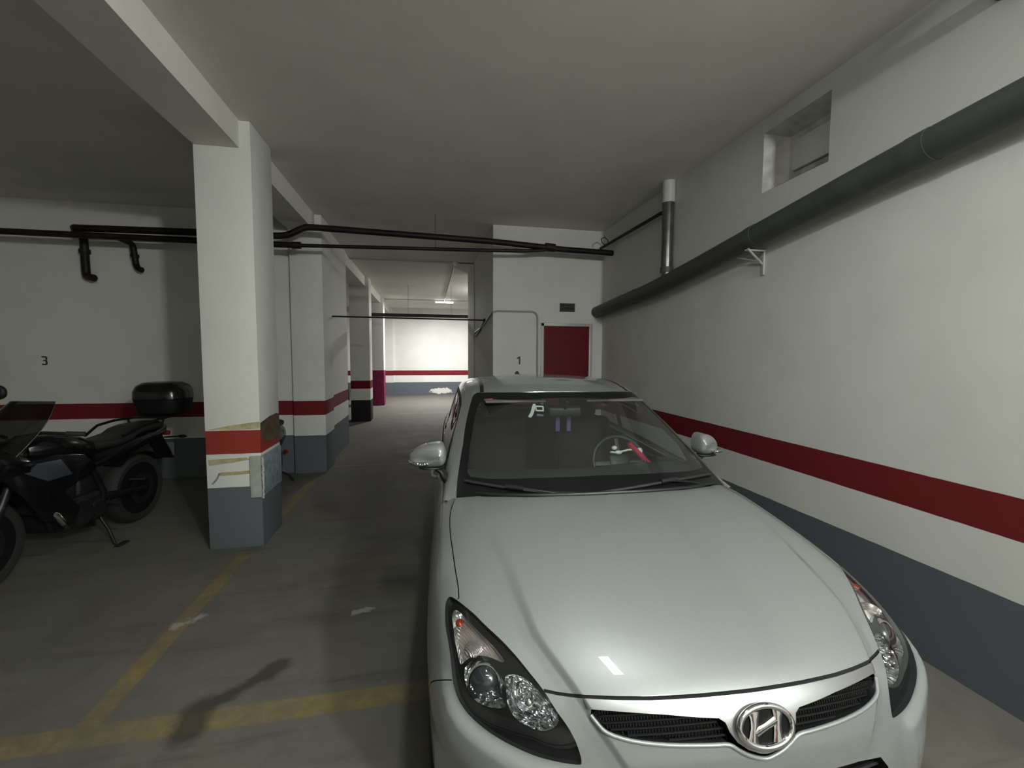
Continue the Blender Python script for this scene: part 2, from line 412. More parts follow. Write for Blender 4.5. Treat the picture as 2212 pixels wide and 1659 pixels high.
# right wall with the recess cut into it
def right_wall():
    y0, y1, z0, z1 = 2.515, 3.10, 2.935, 3.395; D = .15; x = XR; X2 = XR + .45
    mb = MB()
    ys = [-6.0, y0, y1, YD + .02]; zs = [0, z0, z1, CEIL]
    for i in range(3):
        for j in range(3):
            if i == 1 and j == 1: continue
            mb.box((x, ys[i], zs[j]), (X2, ys[i + 1], zs[j + 1]))
    o = mb.build('wall_right', M['wall']); o['kind'] = 'structure'
    # rough splayed recess
    r = MB(); a = [(x, y0, z0), (x, y1, z0), (x, y1, z1), (x, y0, z1)]
    i_ = [(x + D, y0 + .02, z0 + .08), (x + D, y1 - .10, z0 + .08), (x + D, y1 - .10, z1 - .06), (x + D, y0 + .02, z1 - .06)]
    r.add(a + i_, [(0, 1, 5, 4), (1, 2, 6, 5), (2, 3, 7, 6), (3, 0, 4, 7)])
    r.add(i_, [(0, 1, 2, 3)])
    w = r.build('wall_recess', [M['recess']], o)
    p = MB().box((x + D - .03, y0 + .06, z0 + .12), (x + D - .006, y1 - .16, z1 - .12)).build('recess_panel', M['wall'], o, .004)
right_wall()
slab('wall_block', (BLK, YD, 0), (3.2, 8.817, CEIL), M['wall'])
slab('wall_block_end', (BLK - .012, 8.817, 0), (3.2, 10.135, CEIL), M['wall'])
slab('wall_back', (-9.2, 18.13, 0), (8.2, 18.4, CEIL), M['wall_far'])
slab('wall_back_pilaster', (-1.66, 17.99, 0), (-1.36, 18.15, CEIL), M['wall'])
slab('wall_left_bay', (-9.2, 6.392, 0), (-1.45, 8.43, CEIL), M['wall'])
slab('wall_left', (-9.2, -6.1, 0), (-9.0, 18.2, CEIL), M['wall'])
slab('wall_front', (-9.2, -6.2, 0), (3.0, -6.0, CEIL), M['wall'])
slab('wall_far_right', (8.0, 10.0, 0), (8.2, 18.2, CEIL), M['wall'])
slab('wall_block_back', (3.0, 9.9, 0), (8.2, 10.135, CEIL), M['wall'])
slab('ceiling_beam', (-1.80, -6.0, 3.29), (-1.471, 18.13, CEIL), M['ceiling'])

def pillar(a, b, m, label):
    o = MB().box(a, b).build('pillar', m, None, .006); o['kind'] = 'structure'; o['label'] = label; o['category'] = 'pillar'; return o
p1 = pillar((-1.806, 3.948, 0), (-1.389, 4.43, CEIL), M['pillar'], 'nearest white pillar with red stripe, glue stains and a foam guard')
pillar((-1.80, 6.322, 0), (-1.389, 6.87, CEIL), M['wall'], 'white pillar joined to the left bay wall behind the nearest pillar')
pillar((-1.845, 11.07, 0), (-1.389, 11.55, CEIL), M['pillar_dark'], 'shaded pillar with a dark red stripe over a black base')
pillar((-1.80, 14.5, 0), (-1.389, 15.0, CEIL), M['pillar_pad'], 'farthest pillar with its lower part painted crimson')
# marks and guard on the nearest pillar
def decal(name, pts, axis, at, m, th=.0015):
    return MB().prism(pts, at - th, at, axis).build(name, m, p1)
decal('glue_stain', [(-1.80, 1.012), (-1.72, 1.026), (-1.60, 1.05), (-1.389, 1.075), (-1.389, 1.015), (-1.55, 1.008), (-1.70, 1.016)], 'y', 3.948, M['tape'])
decal('glue_stain', [(-1.79, .765), (-1.50, .775), (-1.475, .755), (-1.60, .735), (-1.785, .715)], 'y', 3.948, M['tape'])
decal('glue_stain', [(-1.72, .632), (-1.70, .655), (-1.47, .662), (-1.47, .635), (-1.70, .625)], 'y', 3.948, M['tape'])
decal('dark_mark', [(-1.775, .560), (-1.735, .605), (-1.715, .650), (-1.705, .648), (-1.722, .60), (-1.76, .553)], 'y', 3.948, M['foam_blue'])
MB().prism([(3.955, .955), (4.02, .90), (4.20, .87), (4.40, .865), (4.425, .93), (4.425, 1.08), (4.36, 1.095), (4.18, 1.09), (4.02, 1.07), (3.955, 1.06)], -1.389, -1.3875, 'x').build('brown_residue', M['wood_stain'], p1)
g = thing('corner_guard', 'peeling grey foam guard wrapped round the corner of the nearest pillar', 'corner guard', (-1.389, 3.948, .44))
def L(p): return (p[0] + 1.389, p[1] - 3.948, p[2] - .44)
MB().box(L((-1.474, 3.930, .432)), L((-1.386, 3.9478, .785))).build('front_flap', M['foam_beige'], g, .004)
MB().box(L((-1.3888, 3.935, .44)), L((-1.370, 4.40, .785))).build('side_flap', M['foam_blue'], g, .004)
e = MB(); random.seed(3)
P = [L((-1.372 + random.uniform(-.004, .004), 3.930 + random.uniform(-.003, .002), .425 + i * .0185)) for i in range(20)]
e.tube(P, [.008 + random.uniform(-.002, .003) for _ in P], n=8); e.build('torn_edge', M['foam_edge'], g)

# ---- door, grille, numerals, conduit on the block wall
d = slab('door_1', (1.700, YD - .012, .02), (2.405, YD - .0005, 2.075), M['door_red'], .003)
fr = MB(); X0, X1, ZT = 1.689, 2.423, 2.091
fr.box((X0 - .03, YD - .022, 0), (X0 + .012, YD - .0005, ZT + .03)); fr.box((X1 - .018, YD - .03, 0), (X1 + .035, YD - .0005, ZT + .03)); fr.box((X0 - .03, YD - .022, ZT - .014), (X1 + .035, YD - .0005, ZT + .03))
fr.build('door_frame', M['steel'], d, .003)
MB().tube([(2.33, YD - .012, 1.02), (2.33, YD - .055, 1.02), (2.24, YD - .055, 1.02)], .009).build('door_handle', M['satin'], d)
v = thing('wall_vent', 'small dark louvred vent above the red door', 'vent', (2.06, YD, 2.357))
MB().box((-.112, -.006, -.058), (.112, -.0005, .058)).build('backing', M['void'], v)
f_ = MB(); 
for a, b in (((-.118, -.014, -.064), (.118, -.0005, -.054)), ((-.118, -.014, .054), (.118, -.0005, .064)), ((-.118, -.014, -.064), (-.108, -.0005, .064)), ((.108, -.014, -.064), (.118, -.0005, .064))): f_.box(a, b)
f_.build('vent_frame', M['duct'], v)
f_ = MB()
for i in range(6):
    f_.box((-.108, -.012, -.046 + i * .0175), (.108, -.007, -.040 + i * .0175))
f_.build('louvre', M['duct'], v)
def numeral(polys, X, Y, Z, m, label):
    mb = MB()
    for P in polys: mb.prism([(X + a, Z + b) for a, b in P], Y - .0016, Y - .0002, 'y')
    return tag(mb.build('painted_numeral', m), label, 'number')
numeral([[(-.032, .022), (-.026, .038), (.004, .058), (.024, .058), (.024, -.058), (.002, -.058), (.002, .026)]], 1.322, YD, 1.565, M['numeral_red'], 'dark red number 1 stencilled on the wall left of the red door')
numeral([[(-.030, .056), (.016, .056), (.030, .042), (.030, .014), (.022, .001), (.030, -.012), (.030, -.042), (.016, -.056), (-.030, -.056), (-.030, -.038), (.008, -.038), (.011, -.034), (.011, -.012), (.006, -.007), (-.016, -.007), (-.016, .009), (.006, .009), (.011, .014), (.011, .034), (.008, .038), (-.030, .038)]], -4.668, 6.392, 1.548, M['numeral'], 'black number 3 stencilled on the left bay wall above the motorcycle')
MB().prism([(1.262, 1.33), (1.262, 1.372), (1.275, 1.400), (1.296, 1.412), (1.317, 1.400), (1.330, 1.372), (1.330, 1.33)], YD - .012, YD - .0005, 'y').build('wall_hook_plate', M['numeral'], None)
tag(bpy.data.objects['wall_hook_plate'], 'small dark plate on the wall just above the car roof', 'plate')

def pipe(name, P, r, m, label, cat, parent=None, n=14, extra=None, group=None):
    mb = MB().tube(P, r, n=n)
    if extra: extra(mb)
    o = mb.build(name, m, parent)
    if parent is None: tag(o, label, cat, group)
    return o
def bend(P, r=.06, n=5):
    """round the corners of a path"""
    P = [Vector(p) for p in P]; out = [P[0]]
    for i in range(1, len(P) - 1):
        a = (P[i - 1] - P[i]); b = (P[i + 1] - P[i]); k = min(r, a.length * .45, b.length * .45)
        s, e = P[i] + a.normalized() * k, P[i] + b.normalized() * k
        for t in range(n + 1):
            q = t / n; out.append(s * (1 - q) ** 2 + P[i] * 2 * q * (1 - q) + e * q * q)
    out.append(P[-1]); return out
pipe('wall_conduit', bend([(.925, 8.9, 2.08), (.925, 7.5, 2.12), (.925, YD - .012, 2.262), (1.0, YD - .012, 2.282), (1.60, YD - .012, 2.285), (1.604, YD - .012, 1.05)], .10), .0125, M['conduit'], 'thin grey conduit bent over the block wall beside the red door', 'conduit')

# ---- dark pipes under the ceiling
up = thing('drain_pipe', 'upper dark pipe crossing under the ceiling with an offset bend by the second pillar', 'pipe', (-1.0, 5.95, 3.1))
def rel(P, o=(-1.0, 5.95, 3.1)): return [tuple(Vector(p) - Vector(o)) for p in P]
pipe('pipe_run', rel(bend([(-4.0, 6.0, 3.09), (-2.75, 5.95, 3.100), (-1.80, 5.95, 3.108), (-1.70, 5.95, 3.125), (-1.50, 5.95, 3.232), (-1.40, 5.95, 3.236), (.85, 5.95, 3.185), (1.60, 5.95, 3.145), (1.82, 5.95, 3.128), (2.622, 5.95, 3.113)], .12)), .040, M['pipe_black'], '', '', up)
pipe('coupling', rel([(1.62, 5.95, 3.150), (1.76, 5.95, 3.140)]), .056, M['pipe_black'], '', '', up)
pipe('elbow', rel(bend([(-4.0, 6.0, 3.09), (-4.06, 6.1, 3.085), (-4.115, 6.3, 3.07), (-4.115, 6.31, 2.62), (-4.10, 6.30, 2.58), (-4.0, 6.25, 2.562)], .07)), .042, M['pipe_black'], '', '', up)
pipe('collar', rel([(-4.115, 6.305, 2.86), (-4.115, 6.305, 2.91)]), .056, M['pipe_black'], '', '', up)
lo = thing('drain_pipe', 'lower thinner dark pipe running from the left edge across to the door corner', 'pipe', (-1.0, 5.95, 3.1))
pipe('pipe_run', rel([(-8.99, 6.03, 3.02), (-4.7, 6.0, 3.012), (-1.60, 5.95, 3.003)]), .036, M['pipe_black'], '', '', lo)
pipe('pipe_run', rel([(-1.62, 5.95, 3.003), (.85, 5.95, 3.062), (1.35, 5.95, 3.082), (1.55, 5.95, 3.10), (1.70, 5.95, 3.125)]), .023, M['pipe_black'], '', '', lo)
pipe('coupling', rel([(-1.66, 5.95, 3.002), (-1.55, 5.95, 3.006)]), .043, M['pipe_black'], '', '', lo)
pipe('elbow', rel(bend([(-3.585, 5.98, 3.01), (-3.585, 6.28, 3.0), (-3.575, 6.31, 2.75), (-3.55, 6.30, 2.70), (-3.50, 6.28, 2.685)], .06)), .034, M['pipe_black'], '', '', lo)
pipe('collar', rel([(-3.582, 6.305, 2.84), (-3.582, 6.305, 2.875)]), .045, M['pipe_black'], '', '', lo)
pipe('hanger_rod', rel([(.115, 5.95, 3.06), (.115, 5.95, CEIL)]), .003, M['pipe_black'], '', '', lo, 6)
sp = pipe('side_pipe', [(2.545, 6.2, 3.236), (2.545, 4.50, 3.213), (2.55, 4.436, 3.211)], .020, M['pipe_black'], 'thin dark pipe along the right wall from the corner to the vertical pipe', 'pipe')
pipe('clamp_loop', [(2.50, 5.93, 3.22), (2.44, 5.90, 3.235), (2.43, 5.92, 3.29), (2.50, 5.96, 3.335), (2.56, 5.98, 3.30), (2.56, 5.97, 3.25)], .006, M['pipe_black'], '', '', sp, 6)
pipe('thin_rod', [(-1.45, 7.12, 2.226), (BLK, 7.15, 2.214)], .012, M['pipe_black'], 'thin dark rod spanning the passage below the tray', 'rod')
MB().tube([(BLK - .03, 7.15, 2.214), (BLK - .001, 7.15, 2.214)], .03).build('rod_flange', M['pipe_black'], bpy.data.objects['thin_rod'])
MB().tube(bend([(BLK - .02, 7.2, 2.19), (BLK - .02, 7.7, 2.09), (BLK - .02, 8.2, 2.02), (BLK - .02, 8.75, 2.02)], .08), .012).build('bracket_arm', M['pipe_black'], bpy.data.objects['thin_rod'])
tr = thing('cable_tray', 'dark boxed tray hanging across the far passage', 'tray', (-1.0, 12.0, 2.7))
MB().box((-.44, -.09, -.048), (4.4, .09, .03)).build('tray_channel', M['tray'], tr, .004)
for x in (.502, 1.644, 2.6, 3.6): MB().tube([(x, 0, .03), (x, 0, CEIL - 2.7)], .004, n=6).build('hanger_rod', M['tray'], tr)

# ---- ceiling conduits and far lamp
pipe('ceiling_conduit', [(-1.47, 8.98, CEIL - .012), (.937, 8.94, CEIL - .012)], .011, M['conduit'], 'nearer grey conduit crossing the ceiling at the passage', 'conduit')
pipe('ceiling_conduit', [(.56, 8.96, CEIL - .012), (.58, 15.2, CEIL - .012)], .011, M['conduit'], 'grey conduit running along the ceiling to the far lamp', 'conduit')
pipe('ceiling_conduit', [(-1.47, 15.15, CEIL - .012), (3.0, 15.1, CEIL - .012)], .010, M['conduit'], 'farther grey conduit crossing the ceiling at the far lamp', 'conduit')
jb = thing('junction_box', 'small white junction box on the ceiling where two conduits meet', 'junction box', (.56, 8.93, CEIL))
MB().rbox((0, 0, -.022), (.11, .11, .042), .008).build('box_body', M['pvc'], jb)
MB().rbox((0, 0, -.046), (.09, .09, .008), .003).build('box_cover', M['lamp_body'], jb)
def batten(loc, L_, label, em, tubes=2, rz=0):
    t = thing('ceiling_lamp', label, 'lamp', loc, rz)
    MB().rbox((0, 0, -.022), (L_, .12, .044), .008).build('housing', M['lamp_body'], t)
    for k in range(tubes):
        y = (-.03, .03)[k] if tubes == 2 else 0
        MB().tube([(-L_ / 2 + .03, y, -.062), (L_ / 2 - .03, y, -.062)], .013, n=12).build('tube', em, t)
    for s in (-1, 1): MB().rbox((s * (L_ / 2 - .02), 0, -.058), (.022, .10, .036), .004).build('end_cap', M['lamp_body'], t)
    return t
batten((.58, 15.24, CEIL), .66, 'lit twin tube lamp on the ceiling of the far passage', M['tube_far'])
batten((.45, .95, CEIL), .66, 'short lit twin tube ceiling lamp right above the nose of the car', M['tube_on'], 2, math.pi / 2)
batten((.5, -.8, CEIL), 1.22, 'long lit twin tube ceiling lamp behind the short one above the car', M['tube_on'])
def bulkhead(loc, nx, label, up=False):
    t = thing('passage_fill_lamp', label, 'lamp', loc); T = Matrix.Rotation(math.pi, 4, 'X') if up else Matrix.Rotation(-math.pi / 2, 4, 'Y')
    MB().lathe([(0, 0), (.11, 0), (.115, .012), (.105, .03), (0, .03)], T, 28).build('housing', M['lamp_body'], t)
    MB().lathe([(.095, .03), (.092, .05), (.07, .075), (.03, .088), (0, .09)], T, 28).build('diffuser', M['tube_on'], t)
pl = thing('pendant_lamp', 'lit round pendant lamp hanging near the right wall behind the car nose', 'lamp', (2.10, -2.3, CEIL))
MB().tube([(0, 0, 0), (0, 0, -.25)], .008).lathe([(0, 0), (.05, 0), (.05, -.02), (0, -.025)], None, 24).build('drop_rod', M['steel'], pl)
MB().lathe([(0, -.245), (.06, -.25), (.075, -.275), (0, -.28)], None, 28).build('shade', M['lamp_body'], pl)
MB().ell((0, 0, -.335), (.055, .055, .060)).build('lamp_bulb', M['tube_on'], pl)
bulkhead((2.2, 12.5, CEIL), 0, 'unseen round fill lamp added on the ceiling round the block corner', True)  # body for the added passage fill light, hidden behind the block

# ---- wall duct, vertical pipe, bracket
du = thing('wall_duct', 'long grey plastic duct sloping along the right wall', 'duct', (2.5, 3.0, 2.57))
DP = [(2.525, 6.279, 2.300), (2.52, 5.4, 2.355), (2.51, 4.66, 2.392), (2.50, 3.9, 2.465), (2.50, 3.11, 2.560), (2.50, 2.07, 2.683), (2.50, 1.47, 2.742), (2.51, .6, 2.82), (2.53, -1.0, 2.96)]
rd = lambda P: [tuple(Vector(p) - Vector((2.5, 3.0, 2.57))) for p in P]
pipe('duct_run', rd([tuple(p) for p in catmull(DP, 4)]), .082, M['duct'], '', '', du, 28)
for a, b in (((2.50, 3.06, 2.567), (2.50, 2.98, 2.577)), ((2.50, 1.90, 2.701), (2.50, 1.80, 2.711)), ((2.515, 5.0, 2.374), (2.517, 5.08, 2.368)), ((2.53, 1.36, 2.752), (2.53, 1.28, 2.76))):
    pipe('duct_sleeve', rd([a, b]), .0855, M['duct'], '', '', du, 28)
br = thing('duct_bracket', 'pale angled bracket holding the grey duct to the right wall', 'bracket', (XR, 3.05, 2.4))
MB().rbox((-.008, 0, -.02), (.014, .035, .19), .003).build('wall_plate', M['steel'], br)
MB().tube([(-.01, 0, -.03), (-.17, -.03, .075)], .009, n=8).build('brace', M['steel'], br)
MB().rbox((-.09, -.01, .070), (.17, .03, .012), .003).build('arm', M['steel'], br)
MB().tube([(-.01, .01, -.01), (-.10, .18, .055)], .004, n=8).build('tie_wire', M['steel'], br)
vp = thing('vertical_pipe', 'shiny upright metal pipe with white sleeve dropping onto the duct', 'pipe', (2.555, 4.37, 2.4))
MB().tube([(0, 0, .105), (0, 0, .90)], .062, n=24).build('pipe_run', M['galv'], vp)
MB().tube([(0, 0, .88), (0, 0, CEIL - 2.4 - .001)], .067, n=24).build('sleeve', M['pvc'], vp)
MB().tube([(0, 0, .14), (0, 0, .20)], .068, n=24).build('collar', M['duct'], vp)
# things seen past the left wall end
pipe('wall_pipe_stub', [(-1.76, 10.2, .62), (-1.77, 10.2, .98), (-1.80, 10.2, 1.05), (-1.86, 10.2, 1.13)], .035, M['wood_stain'], 'brown pipe stub standing in the gap before the shaded pillar', 'pipe')
# corner hardware top right
ch = thing('ceiling_fitting', 'dark pipe fitting under the ceiling at the top right corner', 'fitting', (2.5, 1.45, 3.2))
MB().tube(bend([(.12, .20, .13), (.0, .02, .08), (-.06, -.3, .10), (-.1, -1.0, .14)], .08), .035).build('pipe_run', M['duct'], ch)
MB().tube([(.02, .05, .09), (.10, .05, .302)], .008, n=8).build('hanger_rod', M['steel'], ch)

# ------------------------------------------------------------------ the car: two spline nets, cut into panels
# car coordinates: x across, y towards the nose, z up
BODY_NET=[
 [(0,-2.06,0.24),(0.22,-2.055,0.24),(0.4,-2.04,0.24),(0.54,-2.01,0.24),(0.645,-1.96,0.24),(0.73,-1.9,0.23),(0.785,-1.85,0.22),(0.815,-1.82,0.21),(0.825,-1.8,0.205),(0.815,-1.8,0.2)],
 [(0,-2.115,0.33),(0.22,-2.11,0.33),(0.4,-2.09,0.33),(0.55,-2.06,0.33),(0.66,-2,0.32),(0.745,-1.93,0.31),(0.8,-1.87,0.29),(0.83,-1.83,0.27),(0.84,-1.79,0.24),(0.83,-1.79,0.2)],
 [(0,-2.125,0.46),(0.22,-2.12,0.46),(0.4,-2.1,0.46),(0.55,-2.07,0.455),(0.67,-2.01,0.445),(0.755,-1.94,0.43),(0.81,-1.87,0.4),(0.84,-1.82,0.36),(0.85,-1.78,0.3),(0.84,-1.77,0.2)],
 [(0,-2.12,0.6),(0.22,-2.115,0.6),(0.4,-2.095,0.6),(0.56,-2.06,0.595),(0.68,-2,0.58),(0.765,-1.93,0.56),(0.82,-1.86,0.52),(0.852,-1.8,0.46),(0.86,-1.76,0.35),(0.85,-1.74,0.2)],
 [(0,-2.075,0.72),(0.22,-2.07,0.72),(0.4,-2.05,0.72),(0.56,-2.015,0.715),(0.68,-1.96,0.7),(0.775,-1.89,0.68),(0.832,-1.82,0.63),(0.862,-1.77,0.54),(0.865,-1.73,0.39),(0.85,-1.72,0.2)],
 [(0,-2.045,0.84),(0.22,-2.04,0.84),(0.4,-2.02,0.84),(0.555,-1.98,0.835),(0.67,-1.93,0.82),(0.768,-1.86,0.8),(0.832,-1.79,0.73),(0.866,-1.74,0.6),(0.868,-1.7,0.42),(0.85,-1.69,0.2)],
 [(0,-2.015,0.93),(0.22,-2.01,0.93),(0.4,-1.99,0.93),(0.55,-1.95,0.925),(0.66,-1.89,0.915),(0.765,-1.8,0.88),(0.832,-1.73,0.79),(0.87,-1.68,0.63),(0.87,-1.65,0.42),(0.85,-1.64,0.2)],
 [(0,-1.95,0.965),(0.22,-1.94,0.965),(0.4,-1.91,0.965),(0.56,-1.85,0.965),(0.7,-1.74,0.962),(0.79,-1.62,0.915),(0.842,-1.58,0.81),(0.876,-1.55,0.65),(0.874,-1.53,0.43),(0.85,-1.52,0.2)],
 [(0,-1.55,0.95),(0.25,-1.55,0.95),(0.45,-1.53,0.955),(0.63,-1.47,0.965),(0.755,-1.36,0.972),(0.812,-1.33,0.915),(0.85,-1.32,0.82),(0.882,-1.3,0.66),(0.877,-1.3,0.43),(0.85,-1.3,0.2)],
 [(0,-1.1,0.93),(0.25,-1.1,0.93),(0.48,-1.09,0.935),(0.67,-1.07,0.95),(0.785,-1.04,0.957),(0.828,-1.03,0.9),(0.854,-1.03,0.82),(0.884,-1.02,0.66),(0.877,-1.02,0.43),(0.85,-1.02,0.2)],
 [(0,-0.7,0.91),(0.25,-0.7,0.91),(0.48,-0.7,0.92),(0.68,-0.7,0.935),(0.795,-0.7,0.945),(0.836,-0.7,0.892),(0.855,-0.7,0.82),(0.883,-0.7,0.66),(0.876,-0.7,0.43),(0.85,-0.7,0.2)],
 [(0,-0.35,0.9),(0.25,-0.35,0.9),(0.48,-0.35,0.905),(0.69,-0.35,0.92),(0.8,-0.35,0.935),(0.838,-0.35,0.885),(0.855,-0.35,0.82),(0.882,-0.35,0.66),(0.875,-0.35,0.43),(0.85,-0.35,0.2)],
 [(0,0,0.9),(0.25,0,0.9),(0.48,0,0.905),(0.69,0,0.915),(0.8,0,0.928),(0.837,0,0.88),(0.855,0,0.81),(0.879,0,0.65),(0.872,0,0.42),(0.85,0,0.2)],
 [(0,0.35,0.9),(0.25,0.35,0.9),(0.48,0.35,0.905),(0.67,0.35,0.915),(0.79,0.35,0.925),(0.834,0.35,0.88),(0.857,0.35,0.8),(0.876,0.35,0.64),(0.87,0.35,0.42),(0.85,0.35,0.2)],
 [(0,0.72,0.93),(0.24,0.72,0.93),(0.45,0.72,0.93),(0.63,0.7,0.928),(0.765,0.68,0.922),(0.83,0.68,0.88),(0.86,0.68,0.79),(0.875,0.67,0.62),(0.868,0.67,0.41),(0.85,0.67,0.2)],
 [(0,1,0.985),(0.22,1,0.982),(0.42,1,0.973),(0.6,0.99,0.955),(0.74,0.98,0.925),(0.825,0.97,0.875),(0.868,0.96,0.77),(0.875,0.95,0.6),(0.866,0.95,0.4),(0.85,0.95,0.2)],
 [(0,1.22,0.962),(0.22,1.22,0.959),(0.42,1.22,0.949),(0.6,1.21,0.928),(0.74,1.2,0.895),(0.83,1.18,0.84),(0.872,1.16,0.74),(0.88,1.15,0.58),(0.868,1.15,0.4),(0.85,1.15,0.2)],
 [(0,1.44,0.93),(0.22,1.44,0.927),(0.42,1.43,0.915),(0.6,1.42,0.89),(0.745,1.4,0.858),(0.835,1.37,0.81),(0.876,1.34,0.71),(0.878,1.32,0.56),(0.869,1.3,0.4),(0.85,1.3,0.2)],
 [(0,1.66,0.887),(0.22,1.655,0.884),(0.42,1.64,0.871),(0.59,1.61,0.845),(0.745,1.58,0.815),(0.832,1.54,0.775),(0.872,1.5,0.68),(0.875,1.47,0.54),(0.868,1.45,0.39),(0.85,1.43,0.2)],
 [(0,1.85,0.842),(0.22,1.845,0.838),(0.42,1.82,0.823),(0.57,1.78,0.795),(0.735,1.74,0.766),(0.825,1.69,0.727),(0.865,1.62,0.64),(0.868,1.57,0.52),(0.862,1.55,0.38),(0.85,1.53,0.2)],
 [(0,1.99,0.798),(0.22,1.98,0.793),(0.41,1.95,0.775),(0.56,1.9,0.745),(0.715,1.86,0.717),(0.81,1.8,0.675),(0.855,1.72,0.6),(0.862,1.66,0.5),(0.858,1.62,0.37),(0.85,1.6,0.2)],
 [(0,2.075,0.745),(0.22,2.065,0.74),(0.4,2.03,0.72),(0.55,1.98,0.69),(0.69,1.93,0.66),(0.787,1.87,0.618),(0.838,1.79,0.555),(0.852,1.72,0.475),(0.852,1.68,0.36),(0.845,1.66,0.2)],
 [(0,2.11,0.67),(0.22,2.1,0.665),(0.4,2.065,0.65),(0.54,2.02,0.625),(0.675,1.965,0.59),(0.77,1.9,0.555),(0.822,1.82,0.51),(0.843,1.76,0.45),(0.845,1.72,0.35),(0.84,1.7,0.2)],
 [(0,2.125,0.58),(0.22,2.115,0.577),(0.4,2.085,0.565),(0.54,2.045,0.545),(0.66,1.975,0.52),(0.75,1.9,0.495),(0.808,1.83,0.46),(0.838,1.77,0.41),(0.846,1.73,0.33),(0.835,1.73,0.2)],
 [(0,2.13,0.48),(0.22,2.12,0.478),(0.4,2.095,0.47),(0.54,2.055,0.46),(0.655,1.99,0.445),(0.742,1.92,0.425),(0.8,1.85,0.4),(0.83,1.795,0.36),(0.84,1.75,0.3),(0.83,1.75,0.2)],
 [(0,2.13,0.37),(0.22,2.12,0.368),(0.4,2.095,0.365),(0.54,2.055,0.36),(0.655,1.995,0.35),(0.74,1.925,0.34),(0.795,1.86,0.325),(0.825,1.805,0.3),(0.835,1.765,0.26),(0.825,1.765,0.2)],
 [(0,2.12,0.27),(0.22,2.11,0.27),(0.4,2.085,0.27),(0.54,2.045,0.268),(0.65,1.985,0.265),(0.735,1.92,0.26),(0.79,1.86,0.255),(0.82,1.81,0.245),(0.83,1.78,0.23),(0.82,1.78,0.2)],
 [(0,2.08,0.19),(0.22,2.07,0.19),(0.4,2.045,0.19),(0.54,2.005,0.19),(0.645,1.95,0.19),(0.73,1.89,0.19),(0.785,1.84,0.19),(0.815,1.8,0.195),(0.825,1.79,0.198),(0.815,1.79,0.2)],
]
